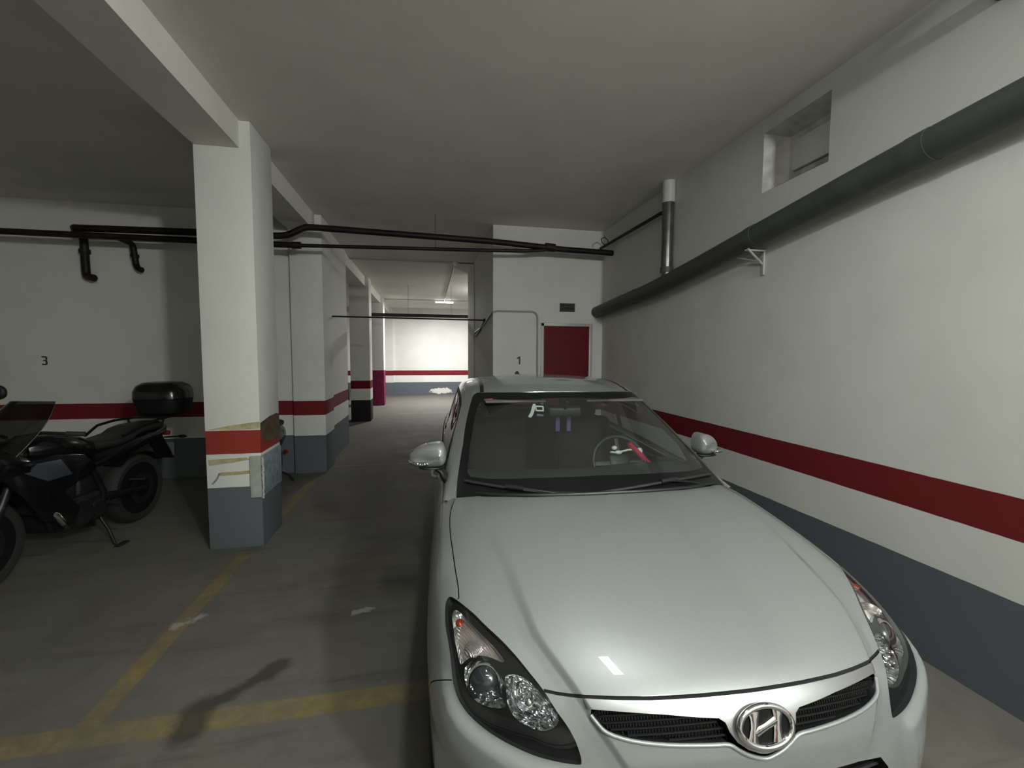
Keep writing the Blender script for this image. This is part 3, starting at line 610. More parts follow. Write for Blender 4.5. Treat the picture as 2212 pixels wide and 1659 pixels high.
GREEN_NET=[
 [(0,1.17,0.915),(0.25,1.155,0.912),(0.4936,1.09,0.905),(0.7003,0.9695,0.9024),(0.7616,0.879,0.9007),(0.7797,0.859,0.8986),(0.7913,0.853,0.8993),(0.8063,0.85,0.9014),(0.815,0.84,0.89)],
 [(0,1.04,0.985),(0.25,1.025,0.982),(0.4901,0.95,0.975),(0.6965,0.828,0.9687),(0.758,0.736,0.9638),(0.7816,0.716,0.9594),(0.7922,0.712,0.9496),(0.8026,0.7,0.9328),(0.81,0.69,0.905)],
 [(0,0.84,1.09),(0.24,0.825,1.087),(0.4805,0.75,1.078),(0.6865,0.625,1.0697),(0.7438,0.53,1.062),(0.7654,0.5,1.051),(0.784,0.49,1.0162),(0.8012,0.48,0.9636),(0.815,0.46,0.905)],
 [(0,0.6,1.215),(0.24,0.585,1.21),(0.467,0.51,1.198),(0.66,0.385,1.187),(0.712,0.3,1.174),(0.736,0.26,1.158),(0.769,0.25,1.078),(0.798,0.24,0.984),(0.82,0.22,0.905)],
 [(0,0.38,1.322),(0.24,0.365,1.317),(0.447,0.3,1.303),(0.62,0.185,1.29),(0.669,0.1,1.274),(0.694,0.07,1.253),(0.744,0.07,1.128),(0.788,0.07,1.004),(0.822,0.06,0.908)],
 [(0,0.2,1.397),(0.24,0.185,1.392),(0.4246,0.13,1.38),(0.582,0.038,1.3626),(0.6336,-0.024,1.3488),(0.6684,-0.044,1.3204),(0.7272,-0.048,1.17),(0.783,-0.05,1.024),(0.825,-0.06,0.912)],
 [(0,0,1.447),(0.24,-0.01,1.441),(0.4092,-0.04,1.43),(0.549,-0.0953,1.4157),(0.6182,-0.1505,1.4006),(0.6668,-0.1705,1.3658),(0.7294,-0.1835,1.2045),(0.78,-0.19,1.034),(0.827,-0.2,0.917)],
 [(0,-0.3,1.478),(0.24,-0.3,1.472),(0.405,-0.32,1.461),(0.535,-0.35,1.446),(0.614,-0.38,1.431),(0.672,-0.39,1.398),(0.734,-0.4,1.223),(0.78,-0.41,1.044),(0.828,-0.42,0.925)],
 [(0,-0.65,1.482),(0.24,-0.65,1.476),(0.405,-0.66,1.465),(0.535,-0.68,1.45),(0.613,-0.7,1.434),(0.67,-0.7,1.402),(0.732,-0.71,1.228),(0.778,-0.71,1.054),(0.826,-0.72,0.937)],
 [(0,-1,1.465),(0.24,-1,1.459),(0.395,-1,1.449),(0.525,-1.01,1.434),(0.602,-1.02,1.418),(0.658,-1.02,1.387),(0.722,-1.03,1.228),(0.77,-1.03,1.064),(0.82,-1.04,0.95)],
 [(0,-1.35,1.43),(0.23,-1.35,1.425),(0.3735,-1.35,1.414),(0.5015,-1.35,1.3987),(0.5718,-1.35,1.381),(0.6274,-1.35,1.353),(0.697,-1.35,1.2162),(0.7512,-1.35,1.0736),(0.81,-1.35,0.965)],
 [(0,-1.62,1.385),(0.22,-1.62,1.38),(0.3612,-1.61,1.369),(0.4763,-1.6,1.3523),(0.539,-1.59,1.3355),(0.5945,-1.58,1.31),(0.6675,-1.57,1.1935),(0.7285,-1.56,1.073),(0.795,-1.55,0.975)],
 [(0,-1.8,1.33),(0.22,-1.79,1.325),(0.359,-1.77,1.314),(0.471,-1.73,1.2988),(0.5312,-1.71,1.281),(0.5796,-1.69,1.257),(0.65,-1.68,1.1608),(0.7108,-1.67,1.0624),(0.78,-1.66,0.98)],
 [(0,-1.88,1.22),(0.22,-1.87,1.216),(0.366,-1.85,1.207),(0.484,-1.81,1.1912),(0.5508,-1.79,1.174),(0.5964,-1.77,1.148),(0.65,-1.76,1.0972),(0.7072,-1.75,1.0316),(0.765,-1.74,0.98)],
 [(0,-1.94,1.1),(0.22,-1.93,1.097),(0.3837,-1.91,1.09),(0.5088,-1.87,1.0808),(0.583,-1.84,1.0625),(0.6265,-1.82,1.045),(0.6725,-1.81,1.0145),(0.7145,-1.8,0.991),(0.75,-1.79,0.975)],
 [(0,-1.99,0.98),(0.22,-1.98,0.978),(0.3915,-1.96,0.975),(0.5235,-1.92,0.9703),(0.6052,-1.88,0.966),(0.6466,-1.86,0.962),(0.685,-1.85,0.9568),(0.7118,-1.84,0.9504),(0.735,-1.83,0.945)],
]

NB = 15
def bs(t):
    t = np.asarray(t)[..., None]
    return np.concatenate([(1 - t) ** 3, 3 * t ** 3 - 6 * t ** 2 + 4, -3 * t ** 3 + 3 * t ** 2 + 3 * t + 1, t ** 3], -1) / 6
class Net:
    def __init__(s, P, u0=0, sign=1, disp=None):
        s.u0 = u0; s.sign = sign; s.disp = disp
        P = np.array(P, float); m = P[:, 1:2].copy(); m[..., 0] *= -1
        P = np.concatenate([m, P, 2 * P[:, -1:] - P[:, -2:-1]], 1)
        s.P = np.concatenate([2 * P[:1] - P[1:2], P, 2 * P[-1:] - P[-2:-1]], 0)
        s.nu = s.P.shape[0] - 3; s.nv = s.P.shape[1] - 3
    def raw(s, u, v):
        sg = np.where(np.asarray(v, float) < 0, -1., 1.)
        u = np.clip(np.asarray(u, float) - s.u0, 0, s.nu - 1e-9); v = np.clip(np.abs(np.asarray(v, float)), 0, s.nv - 1e-9)
        i = u.astype(int); j = v.astype(int); bu = bs(u - i); bv = bs(v - j)
        out = np.zeros(u.shape + (3,))
        for a in range(4):
            for b in range(4): out += (bu[..., a] * bv[..., b])[..., None] * s.P[i + a, j + b]
        out[..., 0] *= sg; return out
    def _n(s, f, u, v, e):
        u = np.asarray(u, float); v = np.asarray(v, float)
        n = s.sign * np.cross(f(u + e, v) - f(u - e, v), f(u, v + e) - f(u, v - e))
        return n / (np.linalg.norm(n, axis=-1, keepdims=True) + 1e-12)
    def ev(s, u, v, off=0.):
        p = s.raw(u, v)
        if s.disp is not None: p = p + s._n(s.raw, u, v, 1e-3) * s.disp(np.asarray(u, float), np.abs(np.asarray(v, float)))[..., None]
        if np.any(off): p = p + s.nrm(u, v) * (off if np.isscalar(off) else np.asarray(off)[..., None])
        return p
    def nrm(s, u, v): return s._n(s.ev if s.disp is None else (lambda a, b: s.ev(a, b)), u, v, 8e-3)
def ss(t): t = np.clip(t, 0, 1); return t * t * (3 - 2 * t)
LEDGE = np.array([(4.38, 4.74), (4.75, 4.77), (5.04, 4.80), (5.32, 4.79), (5.61, 4.73), (5.95, 4.57), (6.25, 4.35), (6.56, 4.07), (6.88, 3.71), (7.15, 3.33), (7.31, 2.96), (7.42, 2.54)])
def lamp_ledge(u, v):
    """bumper shoulder that swells out below the headlight"""
    S = np.array([.085, .13]); q = np.stack([u, v], -1) * S; best = np.full(u.shape, 9.); sgn = np.zeros(u.shape); tt = np.zeros(u.shape); L_ = LEDGE * S; n = len(L_) - 1
    for i in range(n):
        a, b = L_[i], L_[i + 1]; d = b - a; w = q - a; t = np.clip((w @ d) / (d @ d), 0, 1); r = w - t[..., None] * d; dist = np.sqrt((r ** 2).sum(-1)); m = dist < best
        best = np.where(m, dist, best); sgn = np.where(m, d[0] * w[..., 1] - d[1] * w[..., 0], sgn); tt = np.where(m, (i + t) / n, tt)
    return np.where(sgn > 0, .019 * ss(best / .05) * (1 - ss((best - .09) / .20)) * ss(tt / .45) * ss((1 - tt) / .12), 0.)
def bonnet_crease(u, v):
    vc = np.interp(u, [0, 2.05, 2.73, 4.16, 5.37, 6.48, 7.51, 9], [3.3, 3.04, 2.90, 2.79, 2.41, 2.14, 1.80, 1.5])
    wd = np.interp(u, [1.5, 4, 6], [.30, .22, .16])
    amp = np.interp(u, [.2, 1.4, 3.2, 5.5, 7.4, 8.2], [0, .0025, .0075, .0085, .0075, 0])
    return lamp_ledge(u, v) + amp * ss((vc + .5 * wd - v) / wd) - amp * .35 * ss((v - vc) / .3) * ss((vc + 1.2 - v) / .7)
BODY = Net(BODY_NET, -NB, -1, bonnet_crease)
GREEN = Net(GREEN_NET, 0, 1)

def dens(P, step=.07, closed=True):
    out = []; n = len(P)
    for i in range(n if closed else n - 1):
        a = np.array(P[i], float); b = np.array(P[(i + 1) % n], float); k = max(1, int(np.ceil(np.linalg.norm(b - a) / step)))
        out += [tuple(a + (b - a) * t / k) for t in range(k)]
    if not closed: out.append(tuple(map(float, P[-1])))
    return out
def strip(net, P, w):
    """thin closed outline around an open uv polyline, w metres wide"""
    P = np.array(dens(P, .10, False)); e = 1e-3
    Su = np.linalg.norm(net.raw(P[:, 0] + e, P[:, 1]) - net.raw(P[:, 0] - e, P[:, 1]), axis=-1) / (2 * e)
    Sv = np.linalg.norm(net.raw(P[:, 0], P[:, 1] + e) - net.raw(P[:, 0], P[:, 1] - e), axis=-1) / (2 * e)
    T = np.gradient(P, axis=0); T[:, 0] *= Su; T[:, 1] *= Sv; T /= np.linalg.norm(T, axis=1, keepdims=True) + 1e-9
    N = np.stack([-T[:, 1], T[:, 0]], 1) * w / 2; N[:, 0] /= Su; N[:, 1] /= Sv
    return [tuple(p) for p in P + N] + [tuple(p) for p in (P - N)[::-1]]
def in_poly(px, py, P):
    P = np.array(P); x0, y0 = P[:, 0], P[:, 1]; x1, y1 = np.roll(x0, -1), np.roll(y0, -1); c = np.zeros(len(px), bool)
    for a, b, d, f in zip(x0, y0, x1, y1):
        if b == f: continue
        m = (b > py) != (f > py); xx = (d - a) * (py - b) / (f - b) + a; c ^= m & (px < xx)
    return c
def cut(net, regions, u0, u1, v0, v1, du, dv, clip=None):
    """triangulate the uv domain with every region outline as a constraint; returns {region: triangles}, uv points"""
    gu = np.arange(u0, u1 + 1e-9, du); gv = np.arange(v0, v1 + 1e-9, dv)
    G = np.stack(np.meshgrid(gu, gv, indexing='ij'), -1).reshape(-1, 2)
    polys = [(n, dens([(min(max(a, u0), u1), min(max(b, v0), v1)) for a, b in P], .07)) for n, P in regions]
    if clip is not None: polys = [('_clip', dens(clip, .07))] + polys
    keep = np.ones(len(G), bool); edge = (G[:, 0] < u0 + 1e-6) | (G[:, 0] > u1 - 1e-6) | (G[:, 1] < v0 + 1e-6) | (G[:, 1] > v1 - 1e-6)
    sc = np.array([1 / du, 1 / dv]); Q = np.concatenate([np.array(P) for _, P in polys]) if polys else np.zeros((0, 2))
    for k in range(0, len(G), 2000):
        if len(Q) == 0: break
        d = np.abs((G[k:k + 2000, None] - Q[None]) * sc).max(-1).min(1); keep[k:k + 2000] = d > .33
    G = G[keep | edge]
    V = [Vector(p) for p in G.tolist()]; E = []
    for n, P in polys:
        k = len(V); V += [Vector(p) for p in P]; E += [(k + i, k + (i + 1) % len(P)) for i in range(len(P))]
    R = delaunay_2d_cdt(V, E, [], 0, 1e-5)
    uv = np.array([tuple(p) for p in R[0]]); F = np.array([tuple(f) for f in R[2]]); c = uv[F].mean(1)
    lab = np.array(['rest'] * len(F), dtype=object)
    if clip is not None: lab[~in_poly(c[:, 0], c[:, 1], polys[0][1])] = '_out'; polys = polys[1:]
    for n, P in polys:
        if n == '_line': continue
        m = in_poly(c[:, 0], c[:, 1], P) & (lab != '_out'); lab[m] = n
    return uv, F, lab
def panel(net, uv, F, name, m, parent, off=0., mirror=True, side=1, flange=0., thick_mat=None):
    """one mesh from uv triangles; mirrored across the centreline when mirror is set, else only on one side (+1 right, -1 left)"""
    ids = np.unique(F); mp = -np.ones(len(uv), int); mp[ids] = np.arange(len(ids)); q = uv[ids]; T = mp[F]
    P = net.ev(q[:, 0], q[:, 1], off); N = net.nrm(q[:, 0], q[:, 1])
    if mirror:
        on = q[:, 1] < 1e-6; mm = np.arange(len(q)); k = len(q) + np.cumsum(~on) - 1; mm = np.where(on, mm, k)
        P2 = P[~on] * np.array([-1, 1, 1]); N2 = N[~on] * np.array([-1, 1, 1])
        N[on, 0] = 0; P[on, 0] = 0
        P = np.concatenate([P, P2]); N = np.concatenate([N, N2]); T = np.concatenate([T, mm[T]])
    elif side < 0:
        P = P * np.array([-1, 1, 1]); N = N * np.array([-1, 1, 1])
    P = P * np.array([1, -1, 1]); N = N * np.array([1, -1, 1])
    fn = np.cross(P[T[:, 1]] - P[T[:, 0]], P[T[:, 2]] - P[T[:, 0]]); fl = (fn * N[T[:, 0]]).sum(1) < 0
    T[fl] = T[fl][:, ::-1]; ar = np.linalg.norm(fn, axis=1) > 1e-10; T = T[ar]
    if flange:
        e = {}
        for t in T:
            for a, b in ((t[0], t[1]), (t[1], t[2]), (t[2], t[0])):
                e[(a, b)] = e.get((a, b), 0) + 1
        rim = [(a, b) for (a, b) in e if (b, a) not in e]
        rv = sorted({i for r in rim for i in r}); ix = {v: len(P) + k for k, v in enumerate(rv)}
        P = np.concatenate([P, P[rv] - N[rv] * flange]); N = np.concatenate([N, N[rv]])
        T = np.concatenate([T, np.array([(b, a, ix[a]) for a, b in rim] + [(b, ix[a], ix[b]) for a, b in rim])])
    me = bpy.data.meshes.new(name); me.from_pydata(P.tolist(), [], T.tolist()); me.validate()
    o = link(name, me, m, parent, True)
    if not flange: me.normals_split_custom_set_from_vertices(N.tolist())
    return o

class CB(MB):
    """shapes given in car coordinates"""
    def build(s, name, mats, parent=None, bevel=0, auto=40):
        s.v = [(p[0], -p[1], p[2]) for p in s.v]; return MB.build(s, name, mats, parent, bevel, auto)
def P3(net, u, v, off=0.): return net.ev(np.array(float(u)), np.array(float(v)), off) * 1.0
def line3(net, uvs, off=0.):
    a = np.array(uvs, float); return [tuple(p) for p in net.ev(a[:, 0], a[:, 1], off)]

CAR = thing('car', 'silver hatchback parked nose out beside the right wall', 'car', (.912, 3.014, 0), -.0345)

# side view (y, z) -> uv on the flank
_U, _V = np.meshgrid(np.linspace(-10, 9, 760), np.linspace(4.2, 9, 200), indexing='ij'); _S = BODY.raw(_U, _V)
def flank(pts):
    out = []
    for y, z in pts:
        d = (_S[..., 1] - y) ** 2 + (_S[..., 2] - z) ** 2; i, j = np.unravel_index(np.argmin(d), d.shape); u, v = _U[i, j], _V[i, j]
        for _ in range(4):
            e = 1e-3; s0 = BODY.raw(u, v); su = (BODY.raw(u + e, v) - s0) / e; sv = (BODY.raw(u, v + e) - s0) / e
            A = np.array([[su[1], sv[1]], [su[2], sv[2]]]); dd = np.linalg.lstsq(A, np.array([y - s0[1], z - s0[2]]), rcond=None)[0]
            u += float(np.clip(dd[0], -.1, .1)); v += float(np.clip(dd[1], -.1, .1))
        out.append((float(u), float(min(v, 9)))) 
    return out
FA, RA = 1.285, -1.365      # axle positions
def arch(y0, r=.365, z0=.315):
    a = [(y0 + r * math.cos(t), z0 + r * math.sin(t)) for t in np.linspace(-.33, math.pi + .33, 34)]
    return flank(a) + [(flank([(y0 - .3, .21)])[0][0], 9), (flank([(y0 + .3, .21)])[0][0], 9)]
HL = [(3.0, 4.54), (3.06, 4.68), (3.27, 4.77), (3.7, 4.8), (4.02, 4.76), (4.38, 4.74), (4.75, 4.77), (5.04, 4.8), (5.32, 4.79), (5.61, 4.73), (5.95, 4.57), (6.25, 4.35), (6.56, 4.07), (6.88, 3.71), (7.15, 3.33), (7.31, 2.96), (7.42, 2.54), (7.35, 2.48), (7.16, 2.49), (6.82, 2.54), (6.39, 2.64), (5.98, 2.77), (5.47, 2.9), (5.03, 3.06), (4.58, 3.24), (4.19, 3.44), (3.79, 3.71), (3.51, 3.91), (3.23, 4.19), (3.08, 4.38)]
TS = [(3.29, 4.47), (3.42, 4.61), (3.68, 4.6), (3.99, 4.61), (4.3, 4.58), (4.63, 4.54), (4.54, 4.34), (4.47, 4.13), (4.46, 3.93), (4.53, 3.72), (4.65, 3.53), (4.61, 3.48), (4.37, 3.56), (4.14, 3.69), (3.92, 3.85), (3.67, 4.04), (3.4, 4.27)]
L1 = [(4.73, 4.42), (4.99, 4.51), (5.26, 4.52), (5.54, 4.44), (5.75, 4.24), (5.86, 3.99), (5.87, 3.77), (5.75, 3.68), (5.54, 3.69), (5.33, 3.66), (5.15, 3.60), (4.97, 3.62), (4.78, 3.72), (4.63, 3.9), (4.56, 4.13)]
L2 = [(5.03, 3.54), (5.33, 3.58), (5.59, 3.63), (5.89, 3.63), (6.21, 3.54), (6.42, 3.35), (6.56, 3.12), (6.52, 2.93), (6.33, 2.8), (6.08, 2.78), (5.87, 2.84), (5.62, 2.93), (5.36, 3.03), (5.12, 3.15), (4.99, 3.3), (4.97, 3.43)]
sm = lambda P, n=4: [tuple(p) for p in catmull(P, n, True)]
smo = lambda P, n=4: [tuple(p) for p in catmull(P, n, False)]
HLs, TSs, L1s, L2s = sm(HL, 3), sm(TS, 3), sm(L1, 3), sm(L2, 3)
REAR_E = [(.412, 0), (.40, .76), (.26, 1.81), (.04, 2.6), (-.14, 3.15), (-.36, 3.52), (-.55, 3.72), (-.64, 3.83)]
SIDE_E = [(-.64, 3.83), (-.38, 4.08), (-.03, 4.34), (.37, 4.48), (.97, 4.48), (1.68, 4.37), (2.22, 4.30), (2.77, 4.23), (3.16, 4.24)]
FRONT_E = [(5.46, 2.90), (5.55, 2.68), (5.68, 2.25), (5.76, 1.77), (5.82, 1.32), (5.86, .71), (5.88, 0)]
HL_TOP = [p for p in HL[22:]]
HOOD = smo(REAR_E) + smo(SIDE_E)[1:] + [(3.23, 4.19), (3.51, 3.91), (3.79, 3.71), (4.19, 3.44), (4.58, 3.24), (5.03, 3.06)] + smo(FRONT_E)
G_UP = [(5.98, 2.20), (6.09, 1.7), (6.22, 1.15), (6.34, .78), (6.41, .53), (6.53, .46), (6.76, .43), (7.04, .35), (7.25, .23), (7.39, .08), (7.41, 0)]
G_LO = [(7.56, 0), (7.53, .08), (7.41, .22), (7.25, .34), (7.08, .46), (7.04, .69), (6.94, 1.23), (6.79, 1.69), (6.57, 2.02), (6.32, 2.15), (6.12, 2.22)]
GRILLE = G_UP + G_LO
TRIM = [(a + .055, b) for a, b in FRONT_E[::-1] if b < 2.1] + [(5.72, 2.27), (5.98, 2.24)] + G_UP
INTAKE = [(8.30, 0), (8.25, 1.04), (8.25, 1.45), (8.34, 1.95), (8.7, 2.15), (9.5, 2.35), (10.3, 2.3), (10.8, 1.9), (10.9, 0)]
COWL = [(a, b) for a, b in smo(REAR_E)] + [(-1.15, 3.95), (-1.15, 0)]
VOID = [(-1.15, 0), (-1.15, 3.9), (-3, 3.92), (-6, 3.92), (-7.1, 3.8), (-7.9, 3.0), (-8.2, 0)]
TAIL = flank([(-1.62, .93), (-1.75, .90), (-1.70, .70), (-1.60, .66)]); TAIL = [(-8.6, 4.1), (-8.6, 5.3), (-9.1, 5.9), (-10.3, 5.6), (-10.9, 5.0), (-10.8, 3.6), (-9.6, 3.5), (-8.9, 3.6)]
seam = lambda P, w=.005: strip(BODY, P, w)
SEAMS = [seam([(-.62, 3.86)] + smo(SIDE_E)[1:-1] + [(3.12, 4.28)], .0046), seam(FRONT_E + [(5.88, -.0)], .0085),
         seam(flank([(.80, .895), (.83, .75), (.82, .58), (.74, .40), (.72, .27)])), seam(flank([(-.33, .92), (-.37, .75), (-.38, .5), (-.36, .27)])),
         seam(flank([(-1.17, .94), (-1.20, .80), (-1.12, .66), (-.98, .52), (-.92, .40), (-.90, .27)])), seam(flank([(.72, .272), (-.3, .262), (-.90, .272)])),
         seam([(5.04, 4.83), (5.0, 5.2), (4.93, 5.7), (4.90, 6.3)] + flank([(1.60, .52)]), .0036), seam([(-8.3, 0), (-8.35, 1.5), (-8.5, 2.8), (-8.9, 3.5)])]
RB = [('hood', HOOD), ('cowl', COWL), ('void', VOID), ('intake', INTAKE), ('trim', TRIM), ('grille', GRILLE), ('light', HLs), ('tail', TAIL),
      ('arch', arch(FA)), ('arch', arch(RA))] + [('gap', s_) for s_ in SEAMS]
_uu = np.linspace(.6, 8.0, 40); _vc = np.interp(_uu, [0, 2.05, 2.73, 4.16, 5.37, 6.48, 7.51, 9], [3.3, 3.04, 2.90, 2.79, 2.41, 2.14, 1.80, 1.5]); _w = np.interp(_uu, [1.5, 4, 6], [.30, .22, .16])
for k in (.52, .26, .06): RB.append(('_line', [(a, b + k * w) for a, b, w in zip(_uu, _vc, _w)] + [(a, b - k * w) for a, b, w in zip(_uu, _vc, _w)][::-1]))
uv, F, lab = cut(BODY, RB, -NB, BODY.nu - NB, 0, 9, .125, .09)
sel = lambda n: F[lab == n]
panel(BODY, uv, sel('rest'), 'body_shell', M['paint'], CAR)
panel(BODY, uv, sel('hood'), 'hood', M['paint'], CAR)
panel(BODY, uv, sel('gap'), 'panel_gap', M['void'], CAR, -.004)
panel(BODY, uv, sel('cowl'), 'cowl_panel', M['black_soft'], CAR, -.006)
gt = panel(BODY, uv, sel('trim'), 'grille_trim', M['trim'], CAR, .004); gt['label'] = 'satin chrome grille trim'
gb = panel(BODY, uv, sel('grille'), 'grille', M['void'], CAR, -.042)
panel(BODY, uv, sel('intake'), 'lower_intake', M['void'], CAR, -.05)
TLM = mat('tail_lamp_red', (.25, .01, .01), .12, coat=1)
for sd in (1, -1): panel(BODY, uv, sel('tail'), 'tail_light', TLM, CAR, .002, False, sd)
# walls of the openings, bars of the grille and intake
def ring_wall(net, P, a, b, mb, sides=(1, -1)):
    P = dens(P, .12); A = np.array(P)
    for sd in sides:
        p = net.ev(A[:, 0], A[:, 1], a) * np.array([sd, 1, 1]); q = net.ev(A[:, 0], A[:, 1], b) * np.array([sd, 1, 1]); n = len(P)
        mb.add([tuple(x) for x in p] + [tuple(x) for x in q], [(i, (i + 1) % n, n + (i + 1) % n, n + i) for i in range(n)], 0, True)
    return mb
ring_wall(BODY, TRIM + [(a, -b) for a, b in TRIM[::-1] if b > 0], .004, -.010, CB(), (1,)).build('trim_edge', M['trim'], gt)
full = [p for p in GRILLE] + [(a, -b) for a, b in GRILLE[::-1] if b > 0]
ring_wall(BODY, full, 0, -.042, CB(), (1,)).build('opening_rim', M['black'], gb)
mbs = {1: CB(), -1: CB()}
for k in range(5):
    uu = 6.18 + k * .19
    for sd in (1, -1):
        mb = mbs[sd]; vs = [v for v in np.linspace(.2, 2.2, 26) if in_poly(np.array([uu]), np.array([v]), GRILLE)[0]]
        if len(vs) > 2: mb.tube([p * np.array([sd, 1, 1]) for p in BODY.ev(np.full(len(vs), uu), np.array(vs), -.020)], .0035, n=6)
for k in range(46):
    v = .2 + k * .043
    us = [u for u in np.linspace(5.95, 7.6, 40) if in_poly(np.array([u]), np.array([v + (.0215 if 0 else 0)]), GRILLE)[0]]
    if len(us) > 2:
        for sd in (1, -1): mbs[sd].tube([p * np.array([sd, 1, 1]) for p in BODY.ev(np.array(us)[::3], np.full(len(us[::3]), v), -.024)], .0028, n=6)
for sd in (1, -1): mbs[sd].build('grille_mesh', M['mesh'], gb)
LIP = smo(G_LO[::-1][:-1] + [(7.56, 0)] + [(a, -b) for a, b in G_LO[1:]], 3)
CB().tube([P3(BODY, a, b, .001) for a, b in LIP], .0055, n=10).build('grille_lip', M['paint'], CAR)
inf = INTAKE + [(a, -b) for a, b in INTAKE[::-1] if b > 0]
li = bpy.data.objects['lower_intake']
ring_wall(BODY, inf, 0, -.05, CB(), (1,)).build('opening_rim', M['black'], li)
mb = CB()
for uu in (8.75, 9.25, 9.75, 10.25):
    vs = np.linspace(-2.1, 2.1, 50); mb.tube([p for p in BODY.ev(np.full(50, uu), vs, -.025)], .006, n=6)
mb.build('intake_bar', M['black'], li)

# ---- headlights
uvh, Fh, lh = cut(BODY, [('ts', TSs), ('l1', L1s), ('l2', L2s)], 2.8, 7.6, 2.3, 5.0, .10, .10, clip=HLs)
def bowl(P, depth, mb, sd, off=-.016, ax=(0, -.85, .05), mix=.55, rings=22):
    A = np.array(dens(P, .08)); rim = BODY.ev(A[:, 0], A[:, 1], off); c = rim.mean(0); n = BODY.nrm(np.array(A[:, 0].mean()), np.array(A[:, 1].mean()))
    a = -n * (1 - mix) + np.array(ax) * mix; a /= np.linalg.norm(a)
    R = [[tuple((c + (r - c) * s + a * (depth * (1 - s ** 2.2) + .0035 * math.sin(20 * s))) * np.array([sd, 1, 1])) for r in rim] for s in np.linspace(1, .04, rings)]
    mb.loft(R, 0, False); return c, a, rim
def mx(p, sd): return tuple(np.asarray(p) * np.array([sd, 1, 1]))
for sd in (-1, 1):
    side = 'left' if sd < 0 else 'right'
    h = panel(BODY, uvh, Fh[lh == 'rest'], 'headlight', M['gloss_black'], CAR, -.016, False, sd)
    mb = CB(); ring_wall(BODY, HLs, -.001, -.05, mb, (sd,)); mb.build('headlight_rim', M['black'], h)
    lc = cut(BODY, [], 2.8, 7.6, 2.3, 5.0, .10, .10, clip=HLs); o = panel(BODY, lc[0], lc[1][lc[2] == 'rest'], 'lens_cover', M['lens'], h, .0015, False, sd)
    t = panel(BODY, uvh, Fh[lh == 'ts'], 'turn_signal_reflector', M['ribbed'], h, -.034, False, sd); t['label'] = 'pinkish ribbed turn signal reflector'
    mb = CB(); ring_wall(BODY, TSs, -.016, -.034, mb, (sd,)); mb.build('turn_signal_rim', M['satin'], h)
    c = P3(BODY, 3.62, 4.36, -.018); mb = CB(); mb.ell(mx(c, sd), (.014, .018, .010)); mb.build('amber_bulb', M['amber'], h)
    c = P3(BODY, 4.25, 4.10, -.026); mb = CB(); mb.ell(mx(c, sd), (.030, .036, .016)); mb.build('signal_lens', M['ribbed'], h)
    mb = CB(); c, a, rim = bowl(L1s, .062, mb, sd); mb.build('reflector_bowl', M['reflector'], h)
    Mx = Vector(mx(-a, sd)).to_track_quat('Z', 'Y').to_matrix().to_4x4(); Mx.translation = Vector(mx(c + a * .030, sd))
    mb = CB(); mb.lathe([(.054, -.02), (.055, .002), (.051, .011), (.045, .011), (.044, -.004)], Mx, 36); mb.build('projector_ring', M['chrome'], h)
    mb = CB(); mb.lathe([(.045, 0), (.042, .012), (.034, .022), (.021, .029), (.001, .032)], Mx, 36); mb.build('projector_lens', mat('projector_lens_glass', (.02, .022, .028), .03, spec=1, coat=1, coatr=.02), h)
    mb = CB(); c, a, rim = bowl(L2s, .070, mb, sd); mb.build('reflector_bowl', M['reflector'], h)
    mb = CB(); b0 = c + a * .055; mb.tube([mx(b0, sd), mx(b0 - a * .045, sd)], .013, n=16); mb.ell(mx(b0 - a * .047, sd), (.014, .014, .014)); mb.build('bulb', M['chrome'], h)

# ---- badge on the grille
c = P3(BODY, 6.69, 0, .012); n = BODY.nrm(np.array(6.69), np.array(.02)); n[0] = 0; n /= np.linalg.norm(n); upv = np.cross(np.array([1., 0, 0]), n); upv = -upv if upv[2] < 0 else upv
EA, EB = .0735, .0445
def E3(x, y, z=0.): return c + np.array([1., 0, 0]) * x * EA + upv * y * EB + n * z
bd = CB(); nn = 48; ring = [E3(math.cos(t) * .96, math.sin(t) * .96, 0) for t in np.linspace(0, 2 * math.pi, nn, endpoint=False)]
back = [E3(math.cos(t) * .96, math.sin(t) * .96, -.012) for t in np.linspace(0, 2 * math.pi, nn, endpoint=False)]
bd.loft([[tuple(p) for p in back], [tuple(p) for p in ring]]); badge = bd.build('badge', M['badge_black'], CAR)
CB().tube([tuple(E3(math.cos(t), math.sin(t), .002)) for t in np.linspace(0, 2 * math.pi, 60, endpoint=False)], .0078, n=12, closed=True).build('badge_ring', M['chrome'], badge)
def ribbon(path, wid, z0=.0005, z1=.0065):
    path = [np.array(p) for p in path]; top = []
    L_ = []; R_ = []
    for i, p in enumerate(path):
        t = path[min(i + 1, len(path) - 1)] - path[max(i - 1, 0)]; t = t / np.linalg.norm(t); q = np.array([-t[1], t[0]]) * wid[i] / 2
        L_.append(p + q); R_.append(p - q)
    rings = [[tuple(E3(l[0], l[1], z0)), tuple(E3(l[0], l[1], z1 * .7)), tuple(E3((l[0] + r[0]) / 2, (l[1] + r[1]) / 2, z1)), tuple(E3(r[0], r[1], z1 * .7)), tuple(E3(r[0], r[1], z0))] for l, r in zip(L_, R_)]
    return rings
hb = CB()
hb.loft(ribbon([(-.62, -.74), (-.56, -.40), (-.46, 0), (-.40, .40), (-.38, .78)], [.44, .30, .26, .30, .42]))
hb.loft(ribbon([(.36, -.78), (.38, -.40), (.43, 0), (.50, .40), (.56, .74)], [.42, .30, .26, .30, .44]))
hb.loft(ribbon([(-.47, -.20), (-.22, -.10), (.0, .02), (.20, .13), (.43, .22)], [.46, .34, .30, .34, .46]))
hb.build('badge_letter', M['chrome'], badge)

